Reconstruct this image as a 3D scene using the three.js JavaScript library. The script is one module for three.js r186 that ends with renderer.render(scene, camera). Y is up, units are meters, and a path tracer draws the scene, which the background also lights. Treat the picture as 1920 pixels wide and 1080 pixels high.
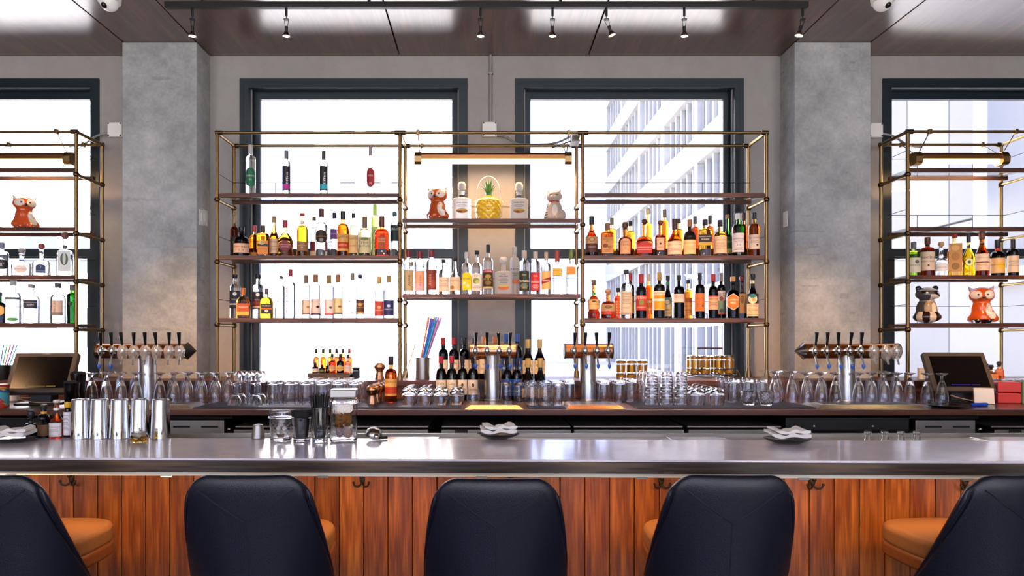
import * as THREE from 'three';
import { RoundedBoxGeometry } from 'three/addons/geometries/RoundedBoxGeometry.js';
import { mergeGeometries, mergeVertices } from 'three/addons/utils/BufferGeometryUtils.js';
import { MarchingCubes } from 'three/addons/objects/MarchingCubes.js';
import { RectAreaLightUniformsLib } from 'three/addons/lights/RectAreaLightUniformsLib.js';
RectAreaLightUniformsLib.init();

// ---------------------------------------------------------------- camera, sky, exposure
const F = 1280, CX = 908, CY = 637, EYE = 1.5;              // focal length and principal point in photo pixels
const scene = new THREE.Scene();
const renderer = new THREE.WebGLRenderer({ antialias: true });
renderer.toneMapping = THREE.LinearToneMapping;
renderer.toneMappingExposure = 1.22;
renderer.shadowMap.enabled = true;
const camera = new THREE.PerspectiveCamera(2 * Math.atan(540 / F) * 180 / Math.PI, 1920 / 1080, 0.1, 300);
camera.position.set(0, EYE, 0);
camera.lookAt(0, EYE, -5);
camera.setViewOffset(1920, 1080, 960 - CX, 540 - CY, 1920, 1080);
scene.background = new THREE.Color().setRGB(0.74, 0.88, 1.46);
scene.backgroundIntensity = 2.4;
const sun = new THREE.DirectionalLight(new THREE.Color().setRGB(1, 0.96, 0.9), 42); // high sun behind the dining room, on the street fronts across the way
sun.position.set(18, 48, 36); sun.target.position.set(0, 0, -20); sun.shadow.camera.left = sun.shadow.camera.bottom = -60; sun.shadow.camera.right = sun.shadow.camera.top = 60; sun.shadow.camera.far = 200; sun.shadow.mapSize.set(4096, 4096); scene.add(sun, sun.target);

// ---------------------------------------------------------------- helpers
const at = (px, py, d) => new THREE.Vector3((px - CX) * d / F, EYE + (CY - py) * d / F, -d);
const X = (px, d) => (px - CX) * d / F, H = (py, d) => EYE + (CY - py) * d / F;
let seed = 7; const rnd = () => { seed = (seed * 16807) % 2147483647; return seed / 2147483647; };
const rr = (a, b) => a + (b - a) * rnd();
const used = {};
function numbered(n) { const k = used[n] = (used[n] ?? -1) + 1; return k ? n + '_' + String(k).padStart(3, '0') : n; }
function tag(o, label, category, group) { o.userData.label = label; o.userData.category = category; if (group) o.userData.group = group; return o; }
function thing(name, label, category, pos = [0, 0, 0], turn = 0, group) {
  const o = new THREE.Group(); o.name = numbered(name); scene.add(o); o.position.set(...pos); o.rotation.y = turn;
  return tag(o, label, category, group);
}
function mesh(name, geo, mat, parent) { const o = new THREE.Mesh(geo, mat); o.name = parent ? name : numbered(name); (parent || scene).add(o); return o; }
function struct(name, geo, mat) { const o = mesh(name, geo, mat); o.userData.kind = 'structure'; return o; }
function copyOf(o, pos, turn = o.rotation.y, label, group) {
  const c = o.clone(); c.name = numbered(o.name.replace(/_\d{3}$/, '')); scene.add(c); c.position.set(...pos); c.rotation.y = turn;
  if (label) c.userData.label = label; if (group) c.userData.group = group; return c;
}
const box = (w, h, d, x = 0, y = 0, z = 0) => new THREE.BoxGeometry(w, h, d).translate(x, y, z);
const rbox = (w, h, d, r = 0.004, x = 0, y = 0, z = 0, s = 2) => new RoundedBoxGeometry(w, h, d, s, r).translate(x, y, z);
const span = (x0, x1, y0, y1, z0, z1) => box(x1 - x0, y1 - y0, z1 - z0, (x0 + x1) / 2, (y0 + y1) / 2, (z0 + z1) / 2);
const rspan = (x0, x1, y0, y1, z0, z1, r = 0.004) => rbox(x1 - x0, y1 - y0, z1 - z0, r, (x0 + x1) / 2, (y0 + y1) / 2, (z0 + z1) / 2);
const cyl = (r0, r1, h, x = 0, y = 0, z = 0, seg = 24) => new THREE.CylinderGeometry(r1, r0, h, seg).translate(x, y, z);
const ball = (r, x = 0, y = 0, z = 0, s = 20) => new THREE.SphereGeometry(r, s, Math.ceil(s * 0.6)).translate(x, y, z);
const V = (x, y, z) => new THREE.Vector3(x, y, z);
function rod(p, q, r, seg = 10) {
  const d = q.clone().sub(p), g = new THREE.CylinderGeometry(r, r, d.length(), seg);
  g.applyQuaternion(new THREE.Quaternion().setFromUnitVectors(V(0, 1, 0), d.clone().normalize()));
  return g.translate((p.x + q.x) / 2, (p.y + q.y) / 2, (p.z + q.z) / 2);
}
const hose = (pts, r, n = 24, seg = 8) => new THREE.TubeGeometry(new THREE.CatmullRomCurve3(pts), n, r, seg);
const join = (list) => mergeGeometries(list.map((g) => { g = g.index ? g.toNonIndexed() : g; for (const k of Object.keys(g.attributes)) if (!['position', 'normal', 'uv'].includes(k)) g.deleteAttribute(k); return g; }));
// uv in metres from the face direction; grain runs along u. axis: which world axis the grain follows
function uvm(g, axis = 'x', off = 0) {
  const p = g.attributes.position, n = g.attributes.normal, uv = new Float32Array(p.count * 2);
  for (let i = 0; i < p.count; i++) {
    const c = { x: p.getX(i), y: p.getY(i), z: p.getZ(i) }, a = { x: Math.abs(n.getX(i)), y: Math.abs(n.getY(i)), z: Math.abs(n.getZ(i)) };
    const others = ['x', 'y', 'z'].filter((k) => k !== axis), v = a[others[0]] > a[others[1]] ? others[1] : others[0];
    uv[2 * i] = c[axis] + off; uv[2 * i + 1] = c[v] + off * 0.37;
  }
  g.setAttribute('uv', new THREE.BufferAttribute(uv, 2)); return g;
}
// closed surface of revolution; pts [r, y, n] with n the squareness of the section (2 round, 6 square); bend(theta, y, i) scales the radius
function revolve(pts, seg = 32, bend, flat = 1) {
  const pos = [], uv = [], idx = [], R = pts.length;
  let len = [0]; for (let i = 1; i < R; i++) len.push(len[i - 1] + Math.hypot(pts[i][0] - pts[i - 1][0], pts[i][1] - pts[i - 1][1]));
  for (let i = 0; i < R; i++) for (let j = 0; j <= seg; j++) {
    const t = j / seg * 2 * Math.PI, n = pts[i][2] ?? 2, c = Math.cos(t), s = Math.sin(t);
    let r = pts[i][0]; if (n > 2) r /= Math.pow(Math.abs(c) ** n + Math.abs(s) ** n, 1 / n);
    if (bend) r *= bend(t, pts[i][1], i);
    pos.push(r * s, pts[i][1], r * c * flat); uv.push(j / seg, len[i] / len[R - 1]);
  }
  for (let i = 0; i < R - 1; i++) for (let j = 0; j < seg; j++) { const a = i * (seg + 1) + j, b = a + 1, c = a + seg + 1, d = c + 1; if (pts[i][0] > 1e-6) idx.push(a, b, c); if (pts[i + 1][0] > 1e-6) idx.push(b, d, c); }
  const g = new THREE.BufferGeometry(); g.setAttribute('position', new THREE.Float32BufferAttribute(pos, 3)); g.setAttribute('uv', new THREE.Float32BufferAttribute(uv, 2)); g.setIndex(idx);
  let vol = 0; const A = V(), B = V(), C = V(), p = g.attributes.position;
  for (let i = 0; i < idx.length; i += 3) { A.fromBufferAttribute(p, idx[i]); B.fromBufferAttribute(p, idx[i + 1]); C.fromBufferAttribute(p, idx[i + 2]); vol += A.dot(B.clone().cross(C)); }
  if (vol < 0) { for (let i = 0; i < idx.length; i += 3) [idx[i + 1], idx[i + 2]] = [idx[i + 2], idx[i + 1]]; g.setIndex(idx); }
  g.computeVertexNormals();
  const nn = g.attributes.normal; for (let i = 0; i < R; i++) { const a = i * (seg + 1), b = a + seg; const m = V(nn.getX(a) + nn.getX(b), nn.getY(a) + nn.getY(b), nn.getZ(a) + nn.getZ(b)).normalize(); nn.setXYZ(a, m.x, m.y, m.z); nn.setXYZ(b, m.x, m.y, m.z); }
  return g;
}
// mesh of a signed distance function, painted per vertex
function solid(fn, paint, c, half, res) {
  const mc = new MarchingCubes(res, new THREE.MeshBasicMaterial(), false, false, 120000); mc.isolation = 0;
  const s = mc.size, hs = s / 2;
  for (let k = 0; k < s; k++) for (let j = 0; j < s; j++) for (let i = 0; i < s; i++) mc.field[i + j * s + k * s * s] = -fn(c.x + (i - hs) / hs * half, c.y + (j - hs) / hs * half, c.z + (k - hs) / hs * half);
  mc.update(); const n = mc.count, pos = new Float32Array(n * 3);
  for (let i = 0; i < n; i++) { pos[3 * i] = c.x + mc.positionArray[3 * i] * half; pos[3 * i + 1] = c.y + mc.positionArray[3 * i + 1] * half; pos[3 * i + 2] = c.z + mc.positionArray[3 * i + 2] * half; }
  let g = new THREE.BufferGeometry(); g.setAttribute('position', new THREE.BufferAttribute(pos, 3)); g = mergeVertices(g, 1e-5); g.computeVertexNormals();
  if (paint) { const p = g.attributes.position, col = new Float32Array(p.count * 3), k = new THREE.Color(); for (let i = 0; i < p.count; i++) { k.set(paint(p.getX(i), p.getY(i), p.getZ(i))); col.set([k.r, k.g, k.b], 3 * i); } g.setAttribute('color', new THREE.BufferAttribute(col, 3)); }
  return g;
}
const smin = (a, b, k) => { const h = Math.max(k - Math.abs(a - b), 0) / k; return Math.min(a, b) - h * h * k / 4; };
const ell = (x, y, z, cx, cy, cz, a, b, c) => { const u = (x - cx) / a, v = (y - cy) / b, w = (z - cz) / c, k = Math.hypot(u, v, w); return (k - 1) * Math.min(a, b, c); };
const caps = (x, y, z, a, b, ra, rb) => { const dx = b[0] - a[0], dy = b[1] - a[1], dz = b[2] - a[2], t = Math.min(1, Math.max(0, ((x - a[0]) * dx + (y - a[1]) * dy + (z - a[2]) * dz) / (dx * dx + dy * dy + dz * dz))); return Math.hypot(x - a[0] - t * dx, y - a[1] - t * dy, z - a[2] - t * dz) - (ra + (rb - ra) * t); };

// ---------------------------------------------------------------- textures (colour and grain only)
function lattice(n, s, m = n) { let q = s; const a = new Float32Array(n * m); for (let i = 0; i < n * m; i++) { q = (q * 16807) % 2147483647; a[i] = q / 2147483647; } return (x, y) => { const xi = Math.floor(x), yi = Math.floor(y), f = x - xi, g = y - yi, u = f * f * (3 - 2 * f), v = g * g * (3 - 2 * g), w = (i, j) => a[(((i % n) + n) % n) * m + (((j % m) + m) % m)]; return (w(xi, yi) * (1 - u) + w(xi + 1, yi) * u) * (1 - v) + (w(xi, yi + 1) * (1 - u) + w(xi + 1, yi + 1) * u) * v; }; }
function dataTex(N, fn, srgb = true) {
  const d = new Uint8Array(N * N * 4); for (let j = 0; j < N; j++) for (let i = 0; i < N; i++) { const c = fn(i / N, j / N); d.set([c[0], c[1] ?? c[0], c[2] ?? c[0], 255].map((v) => Math.max(0, Math.min(255, v))), (j * N + i) * 4); }
  const t = new THREE.DataTexture(d, N, N); t.wrapS = t.wrapT = THREE.RepeatWrapping; t.magFilter = THREE.LinearFilter; t.minFilter = THREE.LinearFilter; if (srgb) t.colorSpace = THREE.SRGBColorSpace; t.needsUpdate = true; return t;
}
const n8 = lattice(8, 11), n32 = lattice(32, 23), n64 = lattice(64, 31), n128 = lattice(128, 41);
const g4 = lattice(4, 53, 32), g8 = lattice(8, 61, 128), g6 = lattice(4, 67, 64), sc = lattice(64, 71, 6);
const grain = (u, v) => 0.45 * g4(u * 4 + 0.35 * n8(u * 8, v * 8), v * 32) + 0.35 * g8(u * 8, v * 128) + 0.2 * g6(u * 4, v * 64);
const woodMap = (dark, light, N = 512) => dataTex(N, (u, v) => { const g = Math.min(1, Math.max(0, (grain(u, v) - 0.25) * 1.9)); return [0, 1, 2].map((k) => dark[k] + (light[k] - dark[k]) * g); });
const woodBump = dataTex(512, (u, v) => [255 * grain(u, v)], false);
const blotch = (u, v) => 0.5 * n8(u * 8, v * 8) + 0.3 * n32(u * 32, v * 32) + 0.2 * n128(u * 128, v * 128);
const fit = (t, r) => { const c = t.clone(); c.repeat.set(r, r); c.needsUpdate = true; return c; };
const concreteMap = dataTex(1024, (u, v) => { const b = blotch(u, v), s = sc(u * 64, v * 6) > 0.86 && n32(u * 32, v * 32) > 0.55 ? -14 : 0, k = 166 + 66 * (b - 0.5) + s; return [k, k + 3, k + 3]; });
const concreteBump = dataTex(512, (u, v) => [255 * (0.5 * n32(u * 32, v * 32) + 0.3 * n64(u * 64, v * 64) + 0.2 * n128(u * 128, v * 128))], false);
const plasterMap = dataTex(512, (u, v) => { const k = 156 + 14 * (blotch(u, v) - 0.5); return [k, k - 3, k - 6]; });
const steelMap = dataTex(256, (u, v) => [120 + 110 * n128(u * 128, v * 128)], false);
const leatherBump = dataTex(512, (u, v) => [255 * (0.6 * n128(u * 128, v * 128) + 0.4 * n64(u * 64, v * 64))], false);
const speckle = dataTex(512, (u, v) => { const k = 216 + 20 * (blotch(u, v) - 0.5) + (n128(u * 128, v * 128) > 0.9 ? -10 : 0); return [k, k - 3, k + 10]; });
const std = (o) => new THREE.MeshStandardMaterial(o), phy = (o) => new THREE.MeshPhysicalMaterial(o);
const col = (h) => new THREE.Color(h);

const M = {
  plaster: std({ map: fit(plasterMap, 0.6), roughness: 0.9 }),
  concrete: std({ map: fit(concreteMap, 0.55), bumpMap: fit(concreteBump, 1.1), bumpScale: 0.004, roughness: 0.85 }),
  ceiling: phy({ map: fit(woodMap([60, 32, 20], [96, 54, 33]), 0.7), bumpMap: fit(woodBump, 0.7), bumpScale: 0.0006, roughness: 0.3, clearcoat: 1, clearcoatRoughness: 0.2 }),
  slab: std({ color: col('#1a1512'), roughness: 0.9 }),
  floor: std({ map: fit(woodMap([44, 32, 25], [70, 52, 40]), 0.5), roughness: 0.5 }),
  teal: std({ color: col('#0a1d26'), roughness: 0.42 }),
  walnut: std({ map: fit(woodMap([54, 27, 16], [112, 62, 38]), 1.6), roughness: 0.45 }),
  counterWood: phy({ map: fit(woodMap([60, 32, 20], [104, 62, 40]), 0.9), roughness: 0.35, clearcoat: 0.4, clearcoatRoughness: 0.2 }),
  edgeWood: std({ map: fit(woodMap([34, 25, 17], [96, 74, 52]), 1.2), bumpMap: fit(woodBump, 1.2), bumpScale: 0.001, roughness: 0.5 }),
  stone: phy({ map: fit(speckle, 1.5), roughness: 0.22, clearcoat: 0.4, clearcoatRoughness: 0.1 }),
  brass: std({ color: col('#8d744d'), metalness: 1, roughness: 0.32 }),
  darkBrass: std({ color: col('#5b4a36'), metalness: 1, roughness: 0.38 }),
  wire: std({ color: col('#1b1a1a'), metalness: 0.6, roughness: 0.5 }),
  steel: std({ color: col('#b9b7b3'), metalness: 1, roughness: 0.24 }),
  brushed: std({ color: col('#a9a6a0'), metalness: 1, roughness: 0.36, bumpMap: fit(steelMap, 3), bumpScale: 0.0003 }),
  chrome: std({ color: col('#dcdad6'), metalness: 1, roughness: 0.06 }),
  copper: std({ color: col('#bb8a68'), metalness: 1, roughness: 0.24 }),
  copperDark: std({ color: col('#a06c46'), metalness: 1, roughness: 0.28 }),
  black: std({ color: col('#0c0c0d'), roughness: 0.5 }),
  blackGloss: std({ color: col('#0a0a0b'), roughness: 0.12 }),
  blackMatt: std({ color: col('#111112'), roughness: 0.85 }),
  white: std({ color: col('#e9e7e2'), roughness: 0.5 }),
  whiteGloss: phy({ color: col('#efefec'), roughness: 0.2 }),
  grey: std({ color: col('#8b8a88'), roughness: 0.5 }),
  darkGrey: std({ color: col('#3a3836'), roughness: 0.5 }),
  paper: std({ color: col('#e6e4df'), roughness: 0.95 }),
  mat: std({ color: col('#16182a'), roughness: 0.34 }),
  navy: phy({ color: col('#060e20'), roughness: 0.42, bumpMap: fit(leatherBump, 6), bumpScale: 0.0006, clearcoat: 0.22, clearcoatRoughness: 0.32 }),
  tan: std({ color: col('#7a5028'), roughness: 0.75, bumpMap: fit(leatherBump, 8), bumpScale: 0.0008 }),
  tanDark: std({ color: col('#6d3d1c'), roughness: 0.5 }),
  blue: std({ color: col('#1c56c4'), roughness: 0.4 }),
  red: std({ color: col('#b32a22'), roughness: 0.45 }),
  bar: std({ color: col('#2a2420'), roughness: 0.7 }),
  pane: phy({ color: 0xffffff, roughness: 0, transmission: 1, thickness: 0, ior: 1.3 }),
  shelfGlass: phy({ color: col('#eef4f3'), roughness: 0.02, transmission: 1, thickness: 0, ior: 1.5 }),
  clear: phy({ color: 0xffffff, roughness: 0.01, transmission: 1, thickness: 0.05, ior: 1.45 }),
  frost: phy({ color: col('#f2f0ee'), roughness: 0.55, transmission: 0.75, thickness: 0.05, ior: 1.4 }),
  glassware: phy({ color: 0xffffff, roughness: 0.01, transmission: 1, thickness: 0.01, ior: 1.5 }),
  thinGlass: phy({ color: 0xffffff, roughness: 0.01, transmission: 1, thickness: 0, ior: 1.5 }),
  ceramic: phy({ vertexColors: true, roughness: 0.16, clearcoat: 0.8, clearcoatRoughness: 0.06 }),
  glow: std({ color: 0x111111, emissive: col('#ffd9a0'), emissiveIntensity: 5 }),
  led: std({ color: col('#c9c6b8'), emissive: col('#ffe2b8'), emissiveIntensity: 0.06, roughness: 0.6 }),
};
// ---------------------------------------------------------------- light
const WZ = -5.2, CEIL = 3.66;
function spot(x, y, z, tx, ty, tz, power, angle, blend, hue = '#ffc48a') {
  const s = new THREE.SpotLight(col(hue), power, 0, angle, blend, 2); s.position.set(x, y, z); s.target.position.set(tx, ty, tz); s.shadow.radius = 1.2; scene.add(s, s.target); return s;
}
function area(w, h, x, y, z, tx, ty, tz, power, hue) { const a = new THREE.RectAreaLight(col(hue), power, w, h); a.position.set(x, y, z); a.lookAt(tx, ty, tz); scene.add(a); return a; }

// ---------------------------------------------------------------- the room
struct('floor', uvm(span(-6.2, 6.2, -0.12, 0, -5.6, 5.4), 'x'), M.floor);
{ // window wall with four openings
  const ops = [[-238, 185], [452, 875], [968, 1392], [1656, 2079]].map((p) => p.map((v) => X(v, 5.2))), top = 3.478, sill = 1.08, z0 = -5.5, z1 = WZ, parts = [span(-6.2, 6.2, 0, sill, z0, z1), span(-6.2, 6.2, top, CEIL + 0.1, z0, z1)];
  let x = -6.2; for (const [a, b] of ops) { parts.push(span(x, a, sill, top, z0, z1)); x = b; } parts.push(span(x, 6.2, sill, top, z0, z1));
  struct('wall_north', uvm(join(parts), 'x'), M.plaster);
  ops.forEach(([a, b], i) => {
    const w = new THREE.Group(); w.name = 'window_' + (i + 1); w.userData.kind = 'structure'; scene.add(w);
    const ring = (x0, x1, y0, y1, t, dz, z) => { const s = new THREE.Shape([[x0, y0], [x1, y0], [x1, y1], [x0, y1]].map((p) => new THREE.Vector2(...p))); s.holes.push(new THREE.Path([[x0 + t, y0 + t], [x0 + t, y1 - t], [x1 - t, y1 - t], [x1 - t, y0 + t]].map((p) => new THREE.Vector2(...p)))); return new THREE.ExtrudeGeometry(s, { depth: dz, bevelEnabled: false }).translate(0, 0, z); };
    mesh('frame', ring(a, b, sill, top, 0.06, 0.14, -5.33), M.teal, w);
    mesh('casing_lip', ring(a - 0.008, b + 0.008, sill, top + 0.008, 0.03, 0.012, WZ), M.teal, w);
    mesh('upper_sash', ring(a + 0.06, b - 0.06, 2.13, top - 0.06, 0.055, 0.035, -5.325), M.teal, w);
    mesh('lower_sash', ring(a + 0.06, b - 0.06, sill + 0.06, 2.2, 0.06, 0.035, -5.29), M.teal, w);
    mesh('pane', span(a + 0.11, b - 0.11, 2.18, top - 0.11, -5.309, -5.307), M.pane, w);
    mesh('pane', span(a + 0.115, b - 0.115, sill + 0.115, 2.145, -5.274, -5.272), M.pane, w);
    mesh('parting_strip', span(a + 0.06, a + 0.07, sill + 0.06, top - 0.06, -5.25, -5.24), M.grey, w); mesh('parting_strip', span(b - 0.07, b - 0.06, sill + 0.06, top - 0.06, -5.25, -5.24), M.grey, w);
  });
}
const wallBox = (list) => join(list.map((s) => span(...s)));
struct('wall_west', wallBox([[-6.4, -6.2, 0, CEIL + 0.1, -5.5, 5.6]]), M.plaster);
struct('wall_east', wallBox([[6.2, 6.4, 0, CEIL + 0.1, -5.5, 5.6]]), M.plaster);
{ // street wall behind the camera with three tall windows
  const p = [[-6.2, 6.2, 0, 0.5, 5.4, 5.6], [-6.2, 6.2, 3.3, CEIL + 0.1, 5.4, 5.6]]; let x = -6.2; for (const [a, b] of [[-5.7, -2.3], [-1.7, 1.7], [2.3, 5.7]]) { p.push([x, a, 0.5, 3.3, 5.4, 5.6]); x = b; } p.push([x, 6.2, 0.5, 3.3, 5.4, 5.6]);
  struct('wall_south', wallBox(p), M.plaster);
}
{ // ceiling: dark slab with hung veneer panels, open joints between them
  const c = new THREE.Group(); c.name = 'ceiling'; c.userData.kind = 'structure'; scene.add(c);
  mesh('slab', span(-6.2, 6.2, CEIL + 0.03, CEIL + 0.13, -5.5, 5.6), M.slab, c);
  const xs = [-6.2, -4.07, -2.62, -2.09, -0.644, 0.79, 2.255, 2.805, 4.26, 6.2];
  for (let i = 0; i < xs.length - 1; i++) mesh('panel', uvm(rspan(xs[i] + 0.005, xs[i + 1] - 0.005, CEIL, CEIL + 0.02, WZ, 5.4, 0.002), 'z', i * 0.77), M.ceiling, c);
}
for (const [a, b, lab] of [[229, 369, 'grey trowelled concrete pillar beside the eight-handle tap tower'], [1490, 1633, 'grey trowelled concrete pillar behind the five-handle tap tower']]) {
  const p = thing('concrete_pillar', lab, 'pillar'), x0 = X(a, 4.955), x1 = X(b, 4.955);
  mesh('shaft', uvm(rspan(x0, x1, 0, CEIL, WZ, -4.955, 0.006), 'y', a * 0.01), M.concrete, p);
  const left = a < 900, sx = left ? x1 : x0; // two white switch plates on the side that faces the window bay
  for (const [dy, dz] of left ? [[2.41, 0.1], [2.4, 0.17]] : [[2.4, 0.1]]) { const pl = mesh('switch_plate', rbox(0.006, 0.115, 0.07, 0.002, sx + (left ? 0.003 : -0.003), dy, WZ + dz), M.white, p); mesh('rocker', rbox(0.004, 0.06, 0.03, 0.001, sx + (left ? 0.007 : -0.007), dy, WZ + dz), M.whiteGloss, pl); }
}
for (const [px, py, lab] of [[918, 243, 'white junction box on the pier between the two middle windows'], [217, 244, 'white junction box beside the eight-handle tower pillar'], [1640, 245, 'white junction box beside the five-handle tower pillar']]) {
  const j = thing('junction_box', lab, 'junction box', [X(px, 5.17), H(py, 5.17), WZ]);
  mesh('cover', rbox(0.11, 0.11, 0.05, 0.008, 0, 0, 0.025), M.white, j);
  for (const sx of [-1, 1]) for (const sy of [-1, 1]) mesh('screw', cyl(0.006, 0.006, 0.004, 0, 0, 0, 10).rotateX(Math.PI / 2).translate(sx * 0.045, sy * 0.045, 0.051), M.darkGrey, j);
  if (px === 918) { mesh('conduit', rod(V(0.008, 0.055, 0.02), V(0.008, CEIL - H(py, 5.17), 0.02), 0.011), M.grey, j); mesh('conduit_clip', rbox(0.04, 0.014, 0.03, 0.003, 0.008, 0.43, 0.018), M.grey, j);
    mesh('flex_conduit', hose([V(0.05, -0.04, 0.03), V(0.12, -0.06, 0.05), V(0.2, -0.125, 0.1), V(0.3, -0.14, 0.12), V(0.5, -0.125, 0.12), V(0.62, -0.07, 0.13)], 0.008), M.grey, j); }
  else { const s = px < 900 ? -1 : 1; mesh('flex_conduit', hose([V(s * 0.05, -0.02, 0.03), V(s * 0.12, -0.05, 0.06), V(s * 0.2, -0.13, 0.11), V(s * 0.3, -0.15, 0.12)], 0.008), M.grey, j); }
}
// ---------------------------------------------------------------- street outside
struct('street_ground', span(-60, 60, -0.5, -0.3, -90, -5.6), std({ color: col('#b9b6b4'), roughness: 0.9 }));
struct('plaza_ground', span(-60, 60, -0.5, -0.3, 5.7, 40), std({ color: col('#b9b6b4'), roughness: 0.9 }));
{
  const office = thing('office_building', 'pale office building with sloping rows of blue windows, seen through window beside tap tower', 'building', [10.2, -0.3, 0]);
  const conc = std({ color: col('#a8a7a4'), roughness: 0.9 }), glass = [0, 1, 2].map((i) => std({ color: col(['#4d535e', '#646a74', '#3c424c'][i]), roughness: 0.15 })), blind = std({ color: col('#a59e96'), roughness: 0.8 });
  mesh('wall', span(0.35, 12, 0, 34, -57, -23), std({ color: col('#55585e'), roughness: 0.8 }), office);
  for (let f = 0; f < 9; f++) mesh('spandrel', span(-0.1, 0.4, f * 3.6 + 3.0, f * 3.6 + 4.3, -57, -23), conc, office);
  for (let k = 0; k <= 34; k++) mesh(k % 6 ? 'mullion' : 'column', k % 6 ? span(0.12, 0.34, 0, 34, -56.9 + k, -56.7 + k) : span(-0.05, 0.34, 0, 34, -57 + k, -56.5 + k), conc, office);
  const pg = span(0.28, 0.33, 0, 2.2, 0, 0.72);
  for (let f = 0; f < 7; f++) for (let k = 0; k < 33; k++) { const m = mesh('window_pane', pg, rnd() < 0.16 ? blind : glass[Math.floor(rnd() * 3)], office); m.position.set(0, f * 3.6 + 0.75, -56.62 + k); }
  const stone = thing('stone_building', 'pale panelled stone building seen through the window behind the raccoon figurine', 'building', [9.6, -0.3, 0]);
  const slabM = [0, 1].map((i) => std({ color: col(['#8a8988', '#807f7e'][i]), roughness: 0.85 })), paleM = std({ color: col('#b4b3b0'), roughness: 0.85 });
  mesh('wall', span(0.1, 10, 0, 24, -22.5, -7), std({ color: col('#6c6b69'), roughness: 0.9 }), stone);
  for (let k = 0; k < 11; k++) for (let f = 0; f < 4; f++) mesh('stone_panel', rspan(0, 0.12, f * 4.2, f * 4.2 + 4.16, -22.5 + k * 1.4, -21.12 + k * 1.4 + 0.0, 0.02), k === 3 || k === 0 ? paleM : slabM[(k + f) % 2], stone);
  mesh('window_surround', span(-0.15, 0.05, 2.8, 7.6, -13.2, -9), std({ color: col('#d8d3cd'), roughness: 0.8 }), stone); mesh('window_pane', span(-0.17, -0.14, 3.1, 7.0, -12.8, -9.3), glass[0], stone);
  const white = std({ color: col('#eeeceb'), roughness: 0.9 }), brick = std({ color: col('#d6cdcb'), roughness: 0.9 }), pale = std({ color: col('#42454c'), roughness: 0.3 });
  const far = thing('brick_building', 'pale brick building with tall sash windows, across the street behind the bitters bottles', 'building', [0, -0.3, -52]);
  mesh('wall', span(-12, 1, 0, 30, -6, 0), brick, far); mesh('cornice', span(-12.2, 1.2, 12.6, 13.3, -0.2, 0.6), white, far); mesh('pier', span(-12.9, -11.5, 0, 30, -6, 0.3), white, far);
  for (let f = 0; f < 7; f++) for (let k = 0; k < 6; k++) { const w = mesh('window_frame', span(-0.75, 0.75, 0, 2.5, 0, 0.14), white, far); w.position.set(-10.4 + k * 1.95, 1.2 + f * 3.9 + (f > 3 ? 0.6 : 0), 0); mesh('window_pane', span(-0.58, 0.58, 0.15, 1.2, 0.14, 0.17), pale, w); mesh('window_pane', span(-0.58, 0.58, 1.32, 2.38, 0.14, 0.17), pale, w); }
  const near = thing('white_building', 'white low building across the street behind the clear spirit bottles', 'building', [0, -0.3, -34]);
  mesh('wall', span(-24, -1.5, 0, 8.4, -6, 0), white, near); mesh('coping', span(-24.1, -1.4, 8.4, 8.7, -6.1, 0.15), brick, near);
  for (let f = 0; f < 2; f++) for (let k = 0; k < 8; k++) { const w = mesh('window_frame', span(-0.95, 0.95, 0, 2.2, 0, 0.1), brick, near); w.position.set(-22 + k * 2.75, 1.3 + f * 3.7, 0); mesh('window_pane', span(-0.8, 0.8, 0.12, 2.08, 0.1, 0.13), pale, w); }
  const tower = thing('white_tower', 'white windowless tower across the street beyond the low building', 'building', [-27, -0.3, -45]); mesh('wall', span(-9, 9, 0, 40, -6, 0), white, tower); mesh('parapet', span(-9.2, 9.2, 40, 41, -6.2, 0.2), white, tower);
  // street furniture glimpsed low in the windows
  const aw = thing('street_awning', 'white market awning outside on its post beyond the tap tower', 'awning', [3.6, -0.3, -14.5]);
  mesh('canopy', rbox(2.4, 0.12, 2, 0.04, 0, 2.15, 0), white, aw); mesh('post', cyl(0.06, 0.06, 2.1, 0.5, 1.05, 0), M.grey, aw);
  const van = thing('parked_van', 'white parked van outside behind the bitters bottles', 'van', [-2.2, -0.3, -16]);
  const vs = new THREE.Shape(); vs.moveTo(-1.1, 0.35); vs.lineTo(1.1, 0.35); vs.lineTo(1.1, 1.2); vs.quadraticCurveTo(1.05, 2.0, 0.75, 2.1); vs.lineTo(-0.75, 2.1); vs.quadraticCurveTo(-1.05, 2.0, -1.1, 1.2); vs.closePath();
  mesh('body', new THREE.ExtrudeGeometry(vs, { depth: 4, bevelEnabled: true, bevelSize: 0.05, bevelThickness: 0.05, bevelSegments: 2 }).translate(0, 0, -4), white, van);
  mesh('windscreen', new THREE.PlaneGeometry(1.7, 0.75).rotateX(-0.1).translate(0, 1.62, 0.06), std({ color: col('#9a9aa8'), roughness: 0.2 }), van); mesh('grille', rbox(1.3, 0.3, 0.05, 0.02, 0, 0.75, 0.06), M.darkGrey, van);
  for (const s of [-1, 1]) { mesh('headlamp', rbox(0.3, 0.2, 0.05, 0.03, s * 0.8, 0.95, 0.06), M.whiteGloss, van); mesh('wheel', cyl(0.34, 0.34, 0.22, 0, 0, 0).rotateZ(Math.PI / 2).translate(s * 0.95, 0.34, -0.7), M.black, van); }
}
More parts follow.
